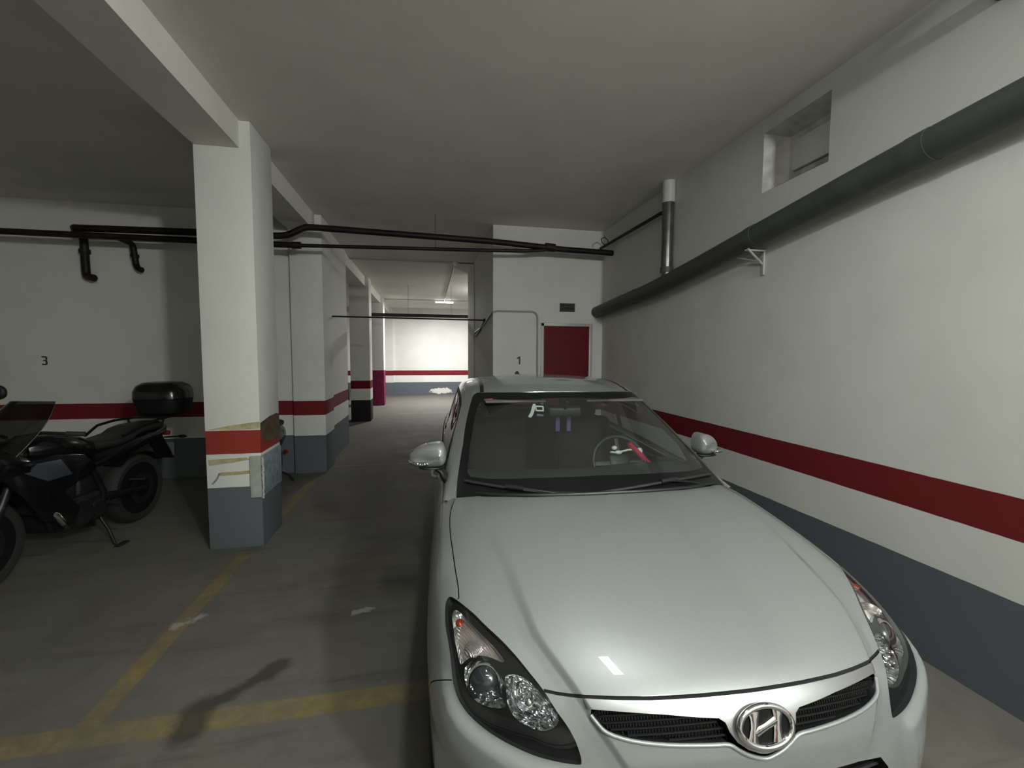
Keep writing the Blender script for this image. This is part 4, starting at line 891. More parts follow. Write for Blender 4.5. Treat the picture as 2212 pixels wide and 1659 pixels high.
# ---- glasshouse
WSO = [(5.0, 0), (5.0, .9), (5.08, 1.7), (5.14, 2.4), (5.2, 2.95), (5.24, 3.2), (5.1, 3.38), (4.9, 3.44), (3.6, 3.44), (2.4, 3.42), (1.5, 3.60), (1.0, 3.72), (.3, 3.8), (.1, 3.8), (.1, 0)]
WSI = [(4.54, 0), (4.50, 1.07), (4.55, 2.1), (4.62, 2.5), (4.50, 2.75), (4.1, 2.9), (2.8, 2.97), (1.58, 3.1), (1.38, 3.1), (1.24, 2.98), (1.24, 2.4), (1.34, 1.45), (1.39, 0)]
SWB = [(1.45, 7.72), (2.0, 6.3), (2.6, 5.62), (3.6, 5.28), (5, 5.14), (8, 5.08), (9.6, 5.14), (10.8, 5.40), (11.9, 5.95), (12.3, 6.8), (12.1, 7.78), (9, 7.80), (5, 7.82), (3, 7.8)]
SW1 = [(2.35, 7.52), (2.75, 6.3), (3.2, 5.72), (3.9, 5.50), (5, 5.40), (6.5, 5.34), (7.72, 5.34), (7.82, 7.52)]
SW2 = [(8.12, 7.52), (8.05, 5.34), (9.4, 5.42), (10.3, 5.66), (10.8, 6.2), (10.95, 7.5)]
SW3 = [(11.15, 7.45), (11.05, 6.1), (11.6, 6.2), (12.0, 6.9), (11.9, 7.42)]
RWB = [(12.1, 0), (12.1, 3.0), (12.3, 3.5), (13.0, 3.75), (14.1, 3.75), (14.5, 3.4), (14.55, 0)]
RWI = [(12.35, 0), (12.35, 2.8), (12.6, 3.2), (13.2, 3.4), (14.0, 3.4), (14.25, 3.1), (14.3, 0)]
DITCH = strip(GREEN, [(5.22, 2.85), (5.67, 2.89), (6.68, 2.98), (8.45, 3.01), (10.5, 2.98), (12.0, 2.95)], .030)
RG = [('ditch', DITCH), ('sframe', SWB), ('g1', SW1), ('g2', SW2), ('g3', SW3), ('wframe', WSO), ('wglass', WSI), ('rframe', RWB), ('rglass', RWI)]
ug, Fg, lg = cut(GREEN, RG, 0, GREEN.nu, 0, 8, .125, .125)
sg_ = lambda n: Fg[lg == n]
panel(GREEN, ug, sg_('rest'), 'roof', M['paint'], CAR)
panel(GREEN, ug, sg_('rest'), 'headliner', M['liner'], CAR, -.028)
for sd in (1, -1): panel(GREEN, ug, sg_('ditch'), 'roof_moulding', M['black'], CAR, -.003, False, sd)
ws = panel(GREEN, ug, sg_('wglass'), 'windscreen', M['glass'], CAR, .002)
panel(GREEN, ug, sg_('wframe'), 'windscreen_border', M['frit'], ws, .001)
CB().tube([P3(GREEN, a, b, .003) for a, b in smo([(5.22, -3.1), (5.16, -2.4), (5.10, -1.7), (5.02, -.9), (5.02, 0), (5.02, .9), (5.10, 1.7), (5.16, 2.4), (5.22, 3.1)])], .004, n=8).build('roof_edge_highlight', M['satin'], ws)  # bright bead added as the highlight along the roof's front edge
for sd in (1, -1):
    sf = panel(GREEN, ug, sg_('sframe'), 'window_frame', M['seal'], CAR, .002, False, sd)
    for g_ in ('g1', 'g2', 'g3'): panel(GREEN, ug, sg_(g_), 'side_window', M['side_glass'], sf, -.002, False, sd)
rf = panel(GREEN, ug, sg_('rframe'), 'rear_window_border', M['gloss_black'], CAR, .001)
panel(GREEN, ug, sg_('rglass'), 'rear_window', M['side_glass'], rf, .0)

# ---- wipers, mirrors, handles
def wiper(blade, arm, name):
    w = CB().tube([P3(GREEN, a, b, .014) for a, b in smo(arm)], .0075, n=8, squash=(1.3, .7)).build(name, M['black'], CAR)
    mb = CB(); pts = [P3(GREEN, a, b, .010) for a, b in smo(blade)]
    mb.tube(pts, .0075, n=8); mb.build('wiper_blade', M['black_soft'], w)
    m_ = len(pts) // 2; mb = CB(); mb.tube([pts[m_ - 1] + np.array([0, 0, .006]), pts[m_ + 1] + np.array([0, 0, .006])], .013, n=8); mb.build('wiper_clip', M['black'], w)
wiper([(1.02, -3.2), (.98, -2.6), (.88, -1.9), (.76, -1.1), (.70, -.45)], [(.62, -.1), (.66, -.7), (.80, -1.3), (.93, -1.9)], 'wiper')
wiper([(.70, -.35), (.86, .5), (.98, 1.4), (.98, 2.3), (.90, 3.1)], [(.52, 2.9), (.62, 2.3), (.84, 1.9), (.98, 1.4)], 'wiper')
CB().tube([P3(BODY, a, b, .006) for a, b in smo([(-.62, -3.7), (-.32, -3.3), (0., -2.6), (.24, -1.7), (.38, -.76), (.40, 0), (.38, .76), (.24, 1.7), (0., 2.6), (-.32, 3.3), (-.62, 3.7)])], .009, n=8).build('cowl_seal', M['black'], CAR)
for sd, cx_, cy_, hw in ((-1, .897, .60, .104), (1, .875, .52, .088)):
    mb = CB(); rings = []
    for k, yy in enumerate(np.linspace(-.055, .075, 12)):
        s = 1 if yy < 0 else math.sqrt(max(0.0, 1 - (yy / .0765) ** 2)); s = max(s, .12)
        R = []
        for t in np.linspace(0, 2 * math.pi, 44, endpoint=False):
            ct, st_ = math.cos(t), math.sin(t); pw = .38 if ct < 0 else .95
            w = hw * math.copysign(abs(ct) ** pw, ct); hh = math.copysign(abs(st_) ** .8, st_)
            out = (w / hw + 1) / 2          # 0 inboard .. 1 outboard
            hh = hh * (.074 if hh > 0 else .064) * (1 - .30 * out ** 2); zc = -.026 * out ** 1.5
            R.append((sd * (cx_ + w * (s ** .7) - .045 * (1 - s)), cy_ + yy - .050 * out ** 2, 1.077 + zc + hh * s))
        rings.append(R)
    mb.loft(rings[::-1]); mr = mb.build('door_mirror', M['paint'], CAR)
    mb = CB(); mb.ell((sd * cx_, cy_ - .062, 1.072), (hw * .86, .012, .052)); mb.build('mirror_glass', M['chrome'], mr)
    mb = CB()
    for k in range(9):
        q = k / 8; mb.ell((sd * (cx_ + hw * (.02 + .93 * q)), cy_ + .074 - .050 * q ** 2 - .055 * q ** 6, 1.046 - .008 * q), (.011, .010, .010), nu=10, nv=8)
    mb.tube([(sd * (cx_ + hw * (.0 + .97 * q)), cy_ + .070 - .050 * q ** 2 - .055 * q ** 6, 1.046 - .008 * q) for q in np.linspace(0, 1, 10)], .011, n=10); mb.build('mirror_indicator', M['reflector'], mr)
    mb = CB(); mb.tube([(sd * (cx_ - .03), cy_ + .0, 1.015), (sd * (cx_ - .075), cy_ + .0, .985), (sd * .800, cy_ + .01, .955), (sd * .775, cy_ + .02, .94)], [.016, .022, .034, .044], n=14, squash=(1.5, .8))
    mb.ell((sd * (cx_ - .02), cy_ + .005, 1.010), (.07, .045, .012)); mb.build('mirror_foot', M['black'], mr)
    for yy, vv in ((-.12, .80), (-1.04, .815)):
        u_, v_ = flank([(yy, vv)])[0]; u2_, v2_ = flank([(yy + .17, vv - .006)])[0]
        pts = [P3(BODY, u_ + (u2_ - u_) * t, v_ + (v2_ - v_) * t, o_) * np.array([sd, 1, 1]) for t, o_ in ((0, .0), (.12, .028), (.5, .034), (.88, .028), (1, .0))]
        CB().tube(pts, .011, n=10).build('door_handle', M['paint'], CAR)

# ---- wheels, underbody, cabin
def wheel(y0, sd):
    R = Matrix.Rotation(math.pi / 2, 4, 'Y'); R.translation = Vector((sd * .765, y0, .316))
    prof = [(.215, -.095), (.235, -.102), (.285, -.100), (.308, -.085), (.316, -.06), (.316, .06), (.308, .085), (.285, .100), (.235, .102), (.215, .095), (.21, 0)]
    w = CB().lathe(prof, R, 48, closed=True).build('wheel', M['rubber'], CAR)
    mb = CB(); mb.lathe([(.215, -.09), (.222, -.098), (.212, -.085), (.200, .0), (.212, .085), (.222, .098), (.216, .09)], R, 48, cap=False)
    for k in range(10):
        a = 2 * math.pi * k / 10; T = R @ Matrix.Rotation(a, 4, 'Z')
        mb.rbox((.125, 0, sd * .062), (.16, .034, .022), .008, M=T)
    mb.lathe([(0, sd * .076), (.045, sd * .074), (.055, sd * .060), (.055, sd * .03)], R, 24); mb.build('rim', M['satin'], w)
for y0 in (FA, RA):
    for sd in (-1, 1):
        wheel(y0, sd)
mb = CB()
for y0 in (FA, RA):
    for sd in (-1, 1):
        a = [(y0 + .36 * math.cos(t), .315 + .36 * math.sin(t)) for t in np.linspace(-.3, math.pi + .3, 24)]
        V = [(sd * .855, p[0], p[1]) for p in a] + [(sd * .60, p[0], p[1]) for p in a]; n_ = len(a)
        mb.add(V, [(i, i + 1, n_ + i + 1, n_ + i) for i in range(n_ - 1)] + [tuple(n_ + i for i in range(n_))], 0, True)
mb.box((-.60, -1.95, .17), (.60, 1.95, .32)); mb.box((-.82, -.98, .19), (.82, .88, .32))
mb.box((-.58, .95, .32), (.58, 1.92, .60))
mb.build('underbody', M['void'], CAR)
cab = CB().box((-.80, -1.9, .32), (.80, .92, .36)).box((-.80, .86, .32), (.80, .92, .86)).build('cabin_floor', M['fabric'], CAR)
mb = CB(); prof = [(1.02, .86), (.98, .905), (.80, .940), (.62, .955), (.50, .945), (.43, .90), (.40, .80), (.44, .66), (.60, .50), (.92, .45)]
rings = []
for x in np.linspace(-.745, .745, 30):
    k = .018 * math.exp(-((x - .37) / .17) ** 2); rings.append([(x, p[0] - (.10 * (abs(x) / .75) ** 2), p[1] + (k if i in (2, 3, 4) else 0)) for i, p in enumerate(prof)])
mb.loft(rings); mb.build('dashboard', M['black_soft'], CAR)
for sx in (-.37, .37):
    mb = CB(); mb.rbox((sx, -.12, .50), (.50, .54, .18), .07, seg=4)
    T = Matrix.Translation((sx, -.46, .82)) @ Matrix.Rotation(math.radians(12), 4, 'X')
    mb.rbox((0, 0, 0), (.48, .14, .62), .06, M=T, seg=4); st = mb.build('front_seat', M['fabric'], CAR)
    T = Matrix.Translation((sx, -.56, 1.20)) @ Matrix.Rotation(math.radians(8), 4, 'X')
    mb = CB(); mb.rbox((0, 0, 0), (.26, .10, .17), .045, M=T, seg=4); mb.tube([(sx - .06, -.54, 1.05), (sx - .06, -.55, 1.18)], .006); mb.tube([(sx + .06, -.54, 1.05), (sx + .06, -.55, 1.18)], .006); mb.build('headrest', M['fabric'], st)
mb = CB(); mb.rbox((0, -1.05, .52), (1.30, .46, .20), .07, seg=4); T = Matrix.Translation((0, -1.36, .80)) @ Matrix.Rotation(math.radians(16), 4, 'X')
mb.rbox((0, 0, 0), (1.28, .14, .56), .06, M=T, seg=4); mb.build('rear_bench', M['fabric'], CAR)
T = Matrix.Translation((.37, .30, .915)) @ Matrix.Rotation(math.radians(-64), 4, 'X')
sw_ = CB().tube([T @ Vector((.185 * math.cos(t), .185 * math.sin(t), 0)) for t in np.linspace(0, 2 * math.pi, 40, endpoint=False)], .015, n=12, closed=True).build('steering_wheel', M['black'], CAR)
mb = CB(); mb.rbox((0, 0, -.01), (.15, .13, .05), .02, M=T)
for a in (0, 180, 270): mb.rbox((.115, 0, 0), (.14, .035, .015), .006, M=T @ Matrix.Rotation(math.radians(a), 4, 'Z'))
mb.tube([T @ Vector((0, 0, -.02)), T @ Vector((0, 0, -.24))], .035); mb.build('wheel_hub', M['black'], sw_)
for sx in (-.34, .34): CB().rbox((sx, .20, 1.338), (.40, .16, .014), .006).build('sun_visor', M['liner'], CAR)
mb = CB(); mb.rbox((0.0, .235, 1.262), (.23, .03, .065), .02, seg=4); mb.tube([(0, .24, 1.28), (0, .30, 1.335)], .010); mb.build('rear_view_mirror', M['black'], CAR)

# ---- small things in and on the screen (top level, in world coordinates)
_c, _s = math.cos(-.0345), math.sin(-.0345)
def W(p): return (.912 + p[0] * _c + p[1] * _s, 3.014 + p[0] * _s - p[1] * _c, p[2])
class WB(MB):
    def __init__(s, o): MB.__init__(s); s.o = o
    def build(s, name, mats, parent=None, bevel=0, auto=40):
        s.v = [tuple(Vector(W(p)) - Vector(s.o)) for p in s.v]; return MB.build(s, name, mats, parent, bevel, auto)
o_ = W((.45, .30, 1.0)); lk = thing('steering_lock', 'bright red steering wheel lock bar behind the windscreen', 'steering lock', o_)
WB(o_).tube([(.440, .285, 1.045), (.50, .29, .985), (.56, .29, .925), (.618, .295, .868)], [.017, .019, .019, .021], n=14).build('lock_bar', M['lock_red'], lk)
WB(o_).tube([(.30, .31, .995), (.345, .295, .985), (.43, .29, 1.0), (.53, .285, 1.005)], .007, n=8).ell((.33, .30, 1.020), (.020, .012, .014)).ell((.36, .30, .988), (.026, .014, .014)).ell((.52, .285, .99), (.020, .014, .018)).build('lock_hook_glints', M['white_plastic'], lk)  # hook, with white blobs added as reflections on the lock
o_ = W((.18, -.33, 1.15)); st = thing('bag_strap', 'purple bag straps hanging over the front seat inside the car', 'strap', o_)
for xa, xb in ((.105, .112), (.190, .212)):
    WB(o_).rbox(((xa + xb) / 2, -.345, 1.125), (.034, .010, .20), .003).build('strap', M['purple'], st)
WB(o_).rbox((.235, -.35, 1.224), (.12, .008, .022), .003).rbox((.105, -.35, 1.224), (.03, .008, .016), .003).build('strap_top', M['purple'], st)
def on_ws(u, v, off): return P3(GREEN, u, v, off)
c0 = on_ws(3.92, -1.02, -.006); n0 = GREEN.nrm(np.array(3.92), np.array(-1.02)); ux = np.array([1., 0, 0]); ux = ux - n0 * (ux @ n0); ux /= np.linalg.norm(ux); uy = np.cross(n0, ux); uy = -uy if uy[2] < 0 else uy
o_ = W(c0); tg = thing('windscreen_tag', 'white plastic clip stuck inside the upper windscreen', 'tag', o_)
def T2(pts, th=.006):
    mb = WB(o_); k = len(pts); P_ = [c0 + ux * a + uy * b * .72 for a, b in pts]; V = [tuple(p) for p in P_] + [tuple(p - n0 * th) for p in P_]
    return mb.add(V, [tuple(range(k)), tuple(range(k, 2 * k))[::-1]] + [(i, (i + 1) % k, k + (i + 1) % k, k + i) for i in range(k)])
T2([(-.052, -.095), (-.036, -.108), (-.020, -.075), (-.004, -.02), (.012, .04), (.020, .092), (.004, .098), (-.010, .05), (-.028, -.03)]).build('clip_arm', M['white_plastic'], tg)
mb = WB(o_)
for a, b in (((.012, .062), (.060, .040)), ((.060, .040), (.052, -.028)), ((.052, -.028), (.010, -.012)), ((.010, -.012), (.014, .060))):
    p, q = c0 + ux * a[0] + uy * a[1] * .72 - n0 * .003, c0 + ux * b[0] + uy * b[1] * .72 - n0 * .003; mb.tube([p, q], .0052, n=8)
mb.build('clip_frame', M['white_plastic'], tg)
T2([(.010, -.07), (.045, -.095), (.040, -.11), (.0, -.09)]).build('clip_foot', M['foam_blue'], tg)
a_ = np.array([(4.57, -2.62), (4.64, -2.60), (4.66, -2.30), (4.58, -2.31)]); pr = GREEN.ev(a_[:, 0], a_[:, 1], .0035); pb = GREEN.ev(a_[:, 0], a_[:, 1], .0020)
o_ = W(pr.mean(0)); mb = WB(o_); mb.add([tuple(p) for p in pb] + [tuple(p) for p in pr], [(0, 1, 2, 3), (7, 6, 5, 4), (0, 4, 5, 1), (1, 5, 6, 2), (2, 6, 7, 3), (3, 7, 4, 0)])
o2 = mb.build('windscreen_sticker', M['label_red']); o2.location = o_; tag(o2, 'tiny red sticker at the upper left corner of the windscreen', 'sticker')

# ------------------------------------------------------------------ motorcycles (local: x forward, y to its left, z up; origin under the rear wheel)
M['bike_gloss'] = mat('bike_black_gloss', (.005, .005, .006), .22, spec=.35, coat=.25, coatr=.05)
M['bike_matt'] = mat('bike_black_matt', (.005, .005, .0055), .55, spec=.25)
M['engine'] = mat('engine_metal', (.022, .022, .023), .42, .5, noise=.3, scale=20)
M['bike_panel'] = mat('bike_grey_panel', (.06, .068, .08), .35, .3)
M['seat_vinyl'] = mat('seat_vinyl', (.012, .012, .012), .55, bump=.15, bscale=300)
M['plate_grey'] = mat('rear_reflector_grey', (.12, .13, .13), .35)
M['tail_red'] = mat('bike_tail_red', (.20, .012, .012), .2)
def motorcycle(name, label, cat, loc, rz, topbox=True, screen=True):
    t = thing(name, label, cat, loc, rz)
    WB_ = 1.38; R_ = .33
    def whl(x, nm, w):
        T = Matrix.Rotation(math.pi / 2, 4, 'X'); T.translation = Vector((x, 0, R_))
        prof = [(.245 + .0, -w * .42)] + [(.275 + .055 * math.cos(a), w * .5 * math.sin(a)) for a in np.linspace(-1.25, 1.25, 13)] + [(.245, w * .42), (.238, 0)]
        o = MB().lathe(prof, T, 48, closed=True).build(nm, M['rubber'], t)
        mb = MB(); mb.lathe([(.246, -w * .38), (.225, -w * .25), (.222, 0), (.225, w * .25), (.246, w * .38)], T, 48)
        for k in range(5):
            A = T @ Matrix.Rotation(2 * math.pi * k / 5, 4, 'Z'); mb.rbox((.13, 0, 0), (.20, .028, .030), .008, M=A)
            mb.rbox((.15, .03, 0), (.16, .014, .022), .005, M=A @ Matrix.Rotation(.16, 4, 'Z'))
        mb.lathe([(.0, -.055), (.045, -.055), (.045, .055), (.0, .055)], T, 20); mb.build('rim', M['bike_matt'], o)
        D = T.copy(); D.translation = Vector((x, w * .55, R_)); MB().lathe([(.09, -.002), (.15, -.002), (.15, .002), (.09, .002)], D, 40, closed=True).build('brake_disc', M['engine'], o)
    whl(0, 'rear_wheel', .15); whl(WB_, 'front_wheel', .115)
    mb = MB()
    for s in (-1, 1): mb.tube([(WB_, s * .085, R_), (WB_ - .14, s * .085, .62), (WB_ - .30, s * .085, .98)], [.026, .026, .022], n=14)
    mb.rbox((WB_ - .25, 0, .86), (.07, .22, .035), .01); mb.rbox((WB_ - .30, 0, .985), (.07, .22, .03), .01); mb.build('fork', M['engine'], t)
    MB().loft([[(WB_ + .02 + (R_ + .035) * math.sin(a), y, R_ + (R_ + .035) * math.cos(a) + (.012 if abs(y) < .04 else 0)) for y in (-.065, -.035, 0, .035, .065)] + [(WB_ + .02 + (R_ + .022) * math.sin(a), y, R_ + (R_ + .022) * math.cos(a)) for y in (.065, 0, -.065)] for a in np.linspace(-.95, .75, 16)]).build('front_mudguard', M['bike_gloss'], t)
    mb = MB()
    for s in (-1, 1): mb.tube([(0, s * .11, R_), (.30, s * .12, .37), (.52, s * .10, .40)], [.024, .032, .036], n=12)
    mb.rbox((.50, 0, .40), (.09, .24, .10), .02); mb.build('swingarm', M['bike_matt'], t)
    mb = MB(); mb.rbox((.72, 0, .36), (.36, .34, .26), .05, seg=4); mb.rbox((.88, 0, .52), (.26, .30, .22), .05, M=None, seg=4); mb.rbox((.60, 0, .50), (.24, .24, .26), .04, seg=4)
    for s in (-1, 1):
        T = Matrix.Rotation(math.pi / 2, 4, 'X'); T.translation = Vector((.78, s * .175, .36)); mb.lathe([(0, -.02), (.10, -.02), (.115, -.005), (.115, .01), (.10, .02), (0, .02)], T, 28)
        T = Matrix.Rotation(math.pi / 2, 4, 'X'); T.translation = Vector((.61, s * .165, .34)); mb.lathe([(0, -.02), (.065, -.02), (.075, 0), (.065, .02), (0, .02)], T, 24)
    for k in range(5): mb.rbox((.98, 0, .44 + k * .028), (.05, .30, .010), .003)
    mb.build('engine', M['engine'], t)
    mb = MB()
    for s in (-1, 1):
        mb.tube([(WB_ - .30, s * .04, .93), (.95, s * .12, .80), (.62, s * .14, .70), (.50, s * .13, .45), (.54, s * .12, .24)], .024, n=10)
        mb.tube([(.62, s * .14, .70), (.20, s * .13, .76), (-.22, s * .10, .84)], .018, n=10)
        mb.tube([(WB_ - .33, s * .04, .86), (1.02, s * .11, .60), (.98, s * .13, .30), (.60, s * .12, .20)], .020, n=10)
    mb.build('frame', M['bike_matt'], t)
    def ringx(x, z, w, h, n=20, p=.75, dz=0):
        return [(x, w * math.copysign(abs(math.cos(a)) ** p, math.cos(a)), z + h * math.copysign(abs(math.sin(a)) ** p, math.sin(a)) - dz * math.cos(a) ** 2) for a in np.linspace(0, 2 * math.pi, n, endpoint=False)]
    MB().loft([ringx(.48, .80, .07, .06), ringx(.55, .83, .13, .09), ringx(.70, .87, .175, .12), ringx(.85, .90, .19, .125), ringx(.98, .91, .17, .11), ringx(1.06, .91, .10, .08)]).build('fuel_tank', M['bike_gloss'], t)
    MB().loft([ringx(-.30, .905, .09, .030), ringx(-.24, .915, .13, .045), ringx(0, .915, .15, .05), ringx(.10, .90, .15, .05), ringx(.17, .865, .155, .05), ringx(.35, .845, .16, .05), ringx(.50, .85, .12, .05), ringx(.58, .87, .08, .04)]).build('seat', M['seat_vinyl'], t)
    mb = MB(); mb.loft([ringx(-.42, .86, .05, .03), ringx(-.34, .85, .10, .055), ringx(-.10, .82, .15, .07), ringx(.15, .78, .165, .085), ringx(.40, .74, .16, .09), ringx(.52, .72, .10, .07)]); mb.build('tail_cover', M['bike_gloss'], t)
    mb = MB(); mb.loft([[(-.28 - .17 * q, y, .80 - .28 * q) for y in (-.08, .08)] + [(-.30 - .17 * q, y, .80 - .28 * q) for y in (.08, -.08)] for q in np.linspace(0, 1, 5)])
    mb.loft([[(-(R_ + .02) * math.sin(a), y, R_ + (R_ + .02) * math.cos(a)) for y in (-.08, .08)] + [(-(R_ + .03) * math.sin(a), y, R_ + (R_ + .03) * math.cos(a)) for y in (.08, -.08)] for a in np.linspace(-.7, .9, 10)])
    mb.build('rear_mudguard', M['bike_matt'], t)
    mb = MB(); mb.rbox((-.445, 0, .62), (.012, .19, .14), .004, M=None); mb.build('rear_plate', M['plate_grey'], t)
    mb = MB(); mb.rbox((-.415, 0, .80), (.04, .16, .05), .015); mb.build('tail_light', M['tail_red'], t)
    
    for s in (-1, 1): mb = MB(); mb.tube([(-.36, s * .06, .76), (-.38, s * .20, .765)], .008); mb.ell((-.38, s * .225, .765), (.022, .045, .018)); mb.build('indicator', M['bike_matt'], t)
    for s in (-1, 1): mb = MB(); mb.tube([(WB_ - .16, s * .10, .86), (WB_ - .15, s * .24, .87)], .008); mb.ell((WB_ - .14, s * .26, .87), (.03, .04, .02)); mb.build('indicator', M['bike_matt'], t)
    mb = MB()
    for s in (-1, 1):
        mb.tube([(.30, s * .16, .90), (.12, s * .20, .965), (-.05, s * .19, .985), (-.34, s * .15, .985)], .012, n=10); mb.tube([(-.20, s * .15, .90), (-.20, s * .17, .985)], .010, n=8)
    mb.rbox((-.38, 0, .99), (.36, .28, .016), .006); mb.build('rack', M['bike_matt'], t)
    for s in (-1, 1):
        mb = MB(); pr = [(.62, .70), (.74, .83), (.98, .88), (1.22, .86), (1.34, .78), (1.20, .60), (1.10, .42), (.86, .30), (.80, .42), (.92, .58)]
        mb.prism([(a, b) for a, b in pr], s * .175, s * .200, 'y'); mb.build('side_fairing', M['bike_gloss'], t, .008)
        mb = MB(); mb.prism([(.86, .70), (.95, .84), (1.16, .85), (1.22, .80), (1.06, .70)], s * .199, s * .212, 'y'); mb.build('fairing_panel', M['bike_panel'], t, .005)
    mb = MB(); mb.loft([ringx(1.18, .84, .22, .10), ringx(1.32, .88, .23, .13), ringx(1.45, .86, .20, .12), ringx(1.56, .80, .12, .08), ringx(1.60, .77, .05, .04)]); mb.build('nose_fairing', M['bike_gloss'], t)
    mb = MB(); mb.ell((1.545, 0, .81), (.05, .11, .055)); mb.build('headlamp', M['reflector'], t)
    if screen:
        rows = []
        for q in np.linspace(0, 1, 9):
            w = .20 + .02 * math.sin(q * 3) - .07 * q ** 3
            rows.append([(1.44 - .40 * q - .16 * (yy / .2) ** 2 + 0, yy * w / .2, .93 + .36 * q - .02 * (yy / .2) ** 2) for yy in np.linspace(-.2, .2, 11)])
        mb = MB(); V = [p for r in rows for p in r] + [(p[0] - .003, p[1], p[2] - .003) for r in rows for p in r]; n = 11; k = 99
        F = [(i * n + j, i * n + j + 1, (i + 1) * n + j + 1, (i + 1) * n + j) for i in range(8) for j in range(10)]
        mb.add(V, F + [tuple(k + q for q in f[::-1]) for f in F], 0, True); sc_ = mb.build('windscreen', M['screen'], t)
        edge = [rows[i][0] for i in range(9)] + rows[8][1:] + [rows[i][10] for i in range(7, -1, -1)]
        MB().tube(edge, .003, n=6).build('screen_edge', M['satin'], sc_)
    mb = MB()
    for s in (-1, 1): mb.tube([(1.08, s * .03, 1.03), (1.06, s * .20, 1.06), (.96, s * .38, 1.03)], .012, n=10)
    mb.build('handlebar', M['bike_matt'], t); 
    for s in (-1, 1): hb_ = MB(); hb_.tube([(1.00, s * .30, 1.042), (.955, s * .395, 1.03)], .018, n=12); hb_.tube([(1.06, s * .27, 1.03), (1.05, s * .39, 1.015)], .006, n=8); hb_.build('grip', M['rubber'], t)
    for s in (-1, 1):
        mb = MB(); mb.tube([(1.36, s * .16, 1.08), (1.44, s * .22, 1.20), (1.46, s * .28, 1.34)], .008, n=8); mb.ell((1.47, s * .30, 1.39), (.025, .080, .05), p=.8); mb.build('mirror', M['bike_matt'], t)
    mb = MB(); mb.tube([(.86, -.10, .28), (.60, -.16, .20), (.30, -.19, .26)], .022, n=12); mb.tube([(.32, -.20, .27), (-.16, -.23, .44)], [.045, .058], n=20); mb.build('exhaust', M['engine'], t)
    mb = MB(); mb.tube([(.55, .12, .26), (.56, .20, .14), (.60, .28, .02)], [.014, .013, .012], n=10); mb.rbox((.57, .31, .009), (.11, .05, .014), .005); mb.tube([(.56, .20, .14), (.52, .24, .12)], .006); mb.build('side_stand', M['engine'], t)
    mb = MB(); mb.tube([(.24, .15, .48), (.20, .26, .47)], .012, n=10); mb.build('foot_peg', M['engine'], t); mb = MB(); mb.tube([(.52, .16, .36), (.50, .27, .35)], .013, n=10); mb.tube([(.50, .17, .38), (.60, .19, .30), (.70, .20, .27)], .007, n=8); mb.build('foot_peg', M['engine'], t)
    mb = MB(); mb.tube([(1.06, .10, .50), (1.00, .20, .42), (.96, .21, .34)], .022, n=14); mb.build('crash_bar', M['chrome'], t)
    if topbox:
        mb = MB()
        mb.loft([[(x * sx * .86 - .47, y * sy * .95, z * 1.0 + (.02 if z > 1.2 else 0)) for x, y in [(math.copysign(abs(math.cos(a)) ** .62, math.cos(a)), math.copysign(abs(math.sin(a)) ** .62, math.sin(a))) for a in np.linspace(0, 2 * math.pi, 32, endpoint=False)]] for z, sx, sy in ((1.0, .17, .20), (1.02, .20, .23), (1.12, .225, .25), (1.16, .23, .255))]); tb = mb.build('top_box', M['bike_matt'], t)
        mb = MB(); mb.loft([[(x * sx * .86 - .47, y * sy * .95, z * 1.0 + (.02 if z > 1.2 else 0)) for x, y in [(math.copysign(abs(math.cos(a)) ** .62, math.cos(a)), math.copysign(abs(math.sin(a)) ** .62, math.sin(a))) for a in np.linspace(0, 2 * math.pi, 32, endpoint=False)]] for z, sx, sy in ((1.165, .235, .26), (1.22, .232, .257), (1.28, .205, .23), (1.315, .15, .175), (1.325, .05, .06))]); mb.build('box_lid', M['bike_gloss'], tb)
    return t
motorcycle('motorcycle', 'black touring motorcycle with top box and windscreen left of the nearest pillar', 'motorcycle', (-2.84, 4.80, 0), -math.pi / 2 - .11)

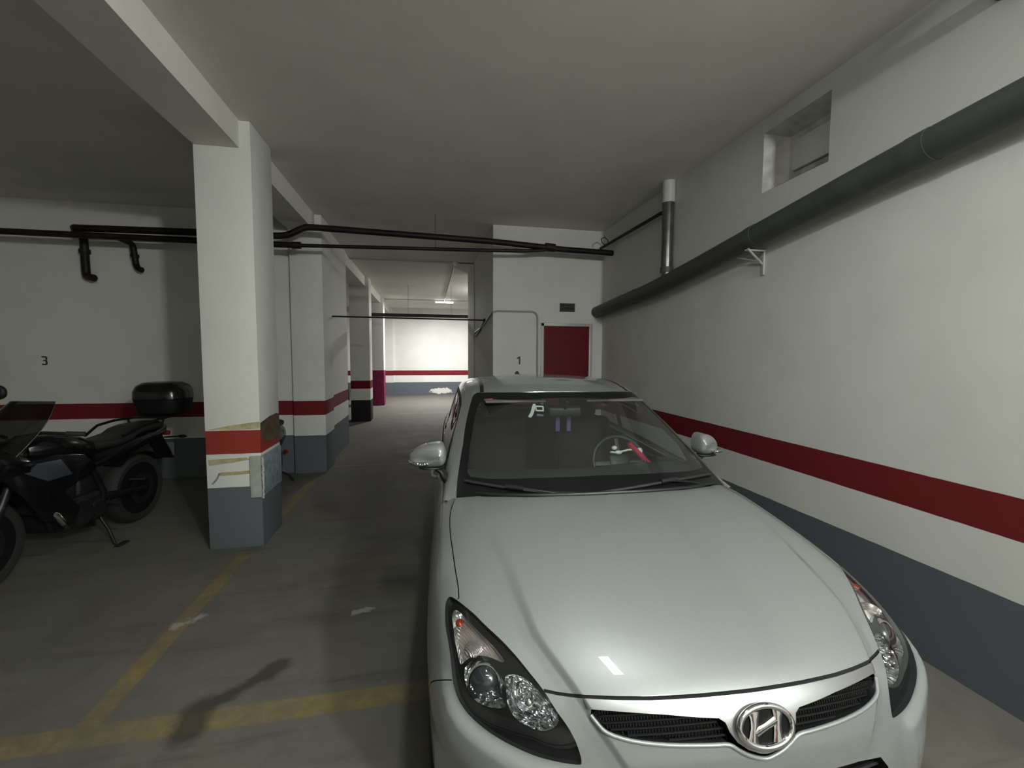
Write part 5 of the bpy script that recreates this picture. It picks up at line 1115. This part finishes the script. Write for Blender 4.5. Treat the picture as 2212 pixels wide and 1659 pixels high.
# scooter behind the nearest pillar: only its rear wheel and stand show
sc = thing('scooter', 'dark scooter hidden behind the nearest pillar, only its small rear wheel showing', 'scooter', (-1.96, 5.92, 0), -math.pi / 2)
for x, nm in ((0, 'rear_wheel'), (1.20, 'front_wheel')):
    T = Matrix.Rotation(math.pi / 2, 4, 'X'); T.translation = Vector((x, 0, .25))
    w = MB().lathe([(.16, -.055)] + [(.20 + .05 * math.cos(a), .065 * math.sin(a)) for a in np.linspace(-1.25, 1.25, 11)] + [(.16, .055), (.155, 0)], T, 40, closed=True).build(nm, M['rubber'], sc)
    MB().lathe([(0, -.03), (.05, -.035), (.15, -.02), (.162, -.045), (.162, .045), (.15, .02), (.05, .035), (0, .03)], T, 32).build('rim', M['bike_matt'], w)
def rg(x, z, w, h): return [(x, w * math.copysign(abs(math.cos(a)) ** .75, math.cos(a)), z + h * math.copysign(abs(math.sin(a)) ** .75, math.sin(a))) for a in np.linspace(0, 2 * math.pi, 20, endpoint=False)]
MB().loft([rg(-.32, .66, .06, .04), rg(-.2, .60, .12, .10), rg(.1, .55, .15, .16), rg(.35, .50, .15, .18), rg(.45, .45, .12, .14)]).build('rear_body', M['bike_gloss'], sc)
MB().loft([rg(-.26, .75, .08, .03), rg(-.1, .76, .13, .045), rg(.2, .76, .14, .045), rg(.40, .72, .10, .03)]).build('seat', M['seat_vinyl'], sc)
MB().rbox((.65, 0, .24), (.55, .28, .06), .02).build('floorboard', M['bike_matt'], sc)
MB().loft([rg(.92, .26, .14, .05), rg(1.0, .50, .17, .06), rg(1.06, .75, .15, .06), rg(1.08, .92, .08, .05)]).build('front_shield', M['bike_gloss'], sc)
MB().tube([(1.20, 0, .25), (1.10, 0, .60), (1.02, 0, .98)], .03).build('steering_column', M['bike_matt'], sc)
MB().tube([(.98, -.28, 1.0), (1.04, 0, 1.0), (.98, .28, 1.0)], .014).build('handlebar', M['bike_matt'], sc)
MB().rbox((-.30, .08, .34), (.02, .05, .05), .01).build('reflector', M['tail_red'], sc)
MB().tube([(.12, .08, .20), (.02, .20, .10), (-.04, .24, .012)], .014).build('stand', M['engine'], sc)
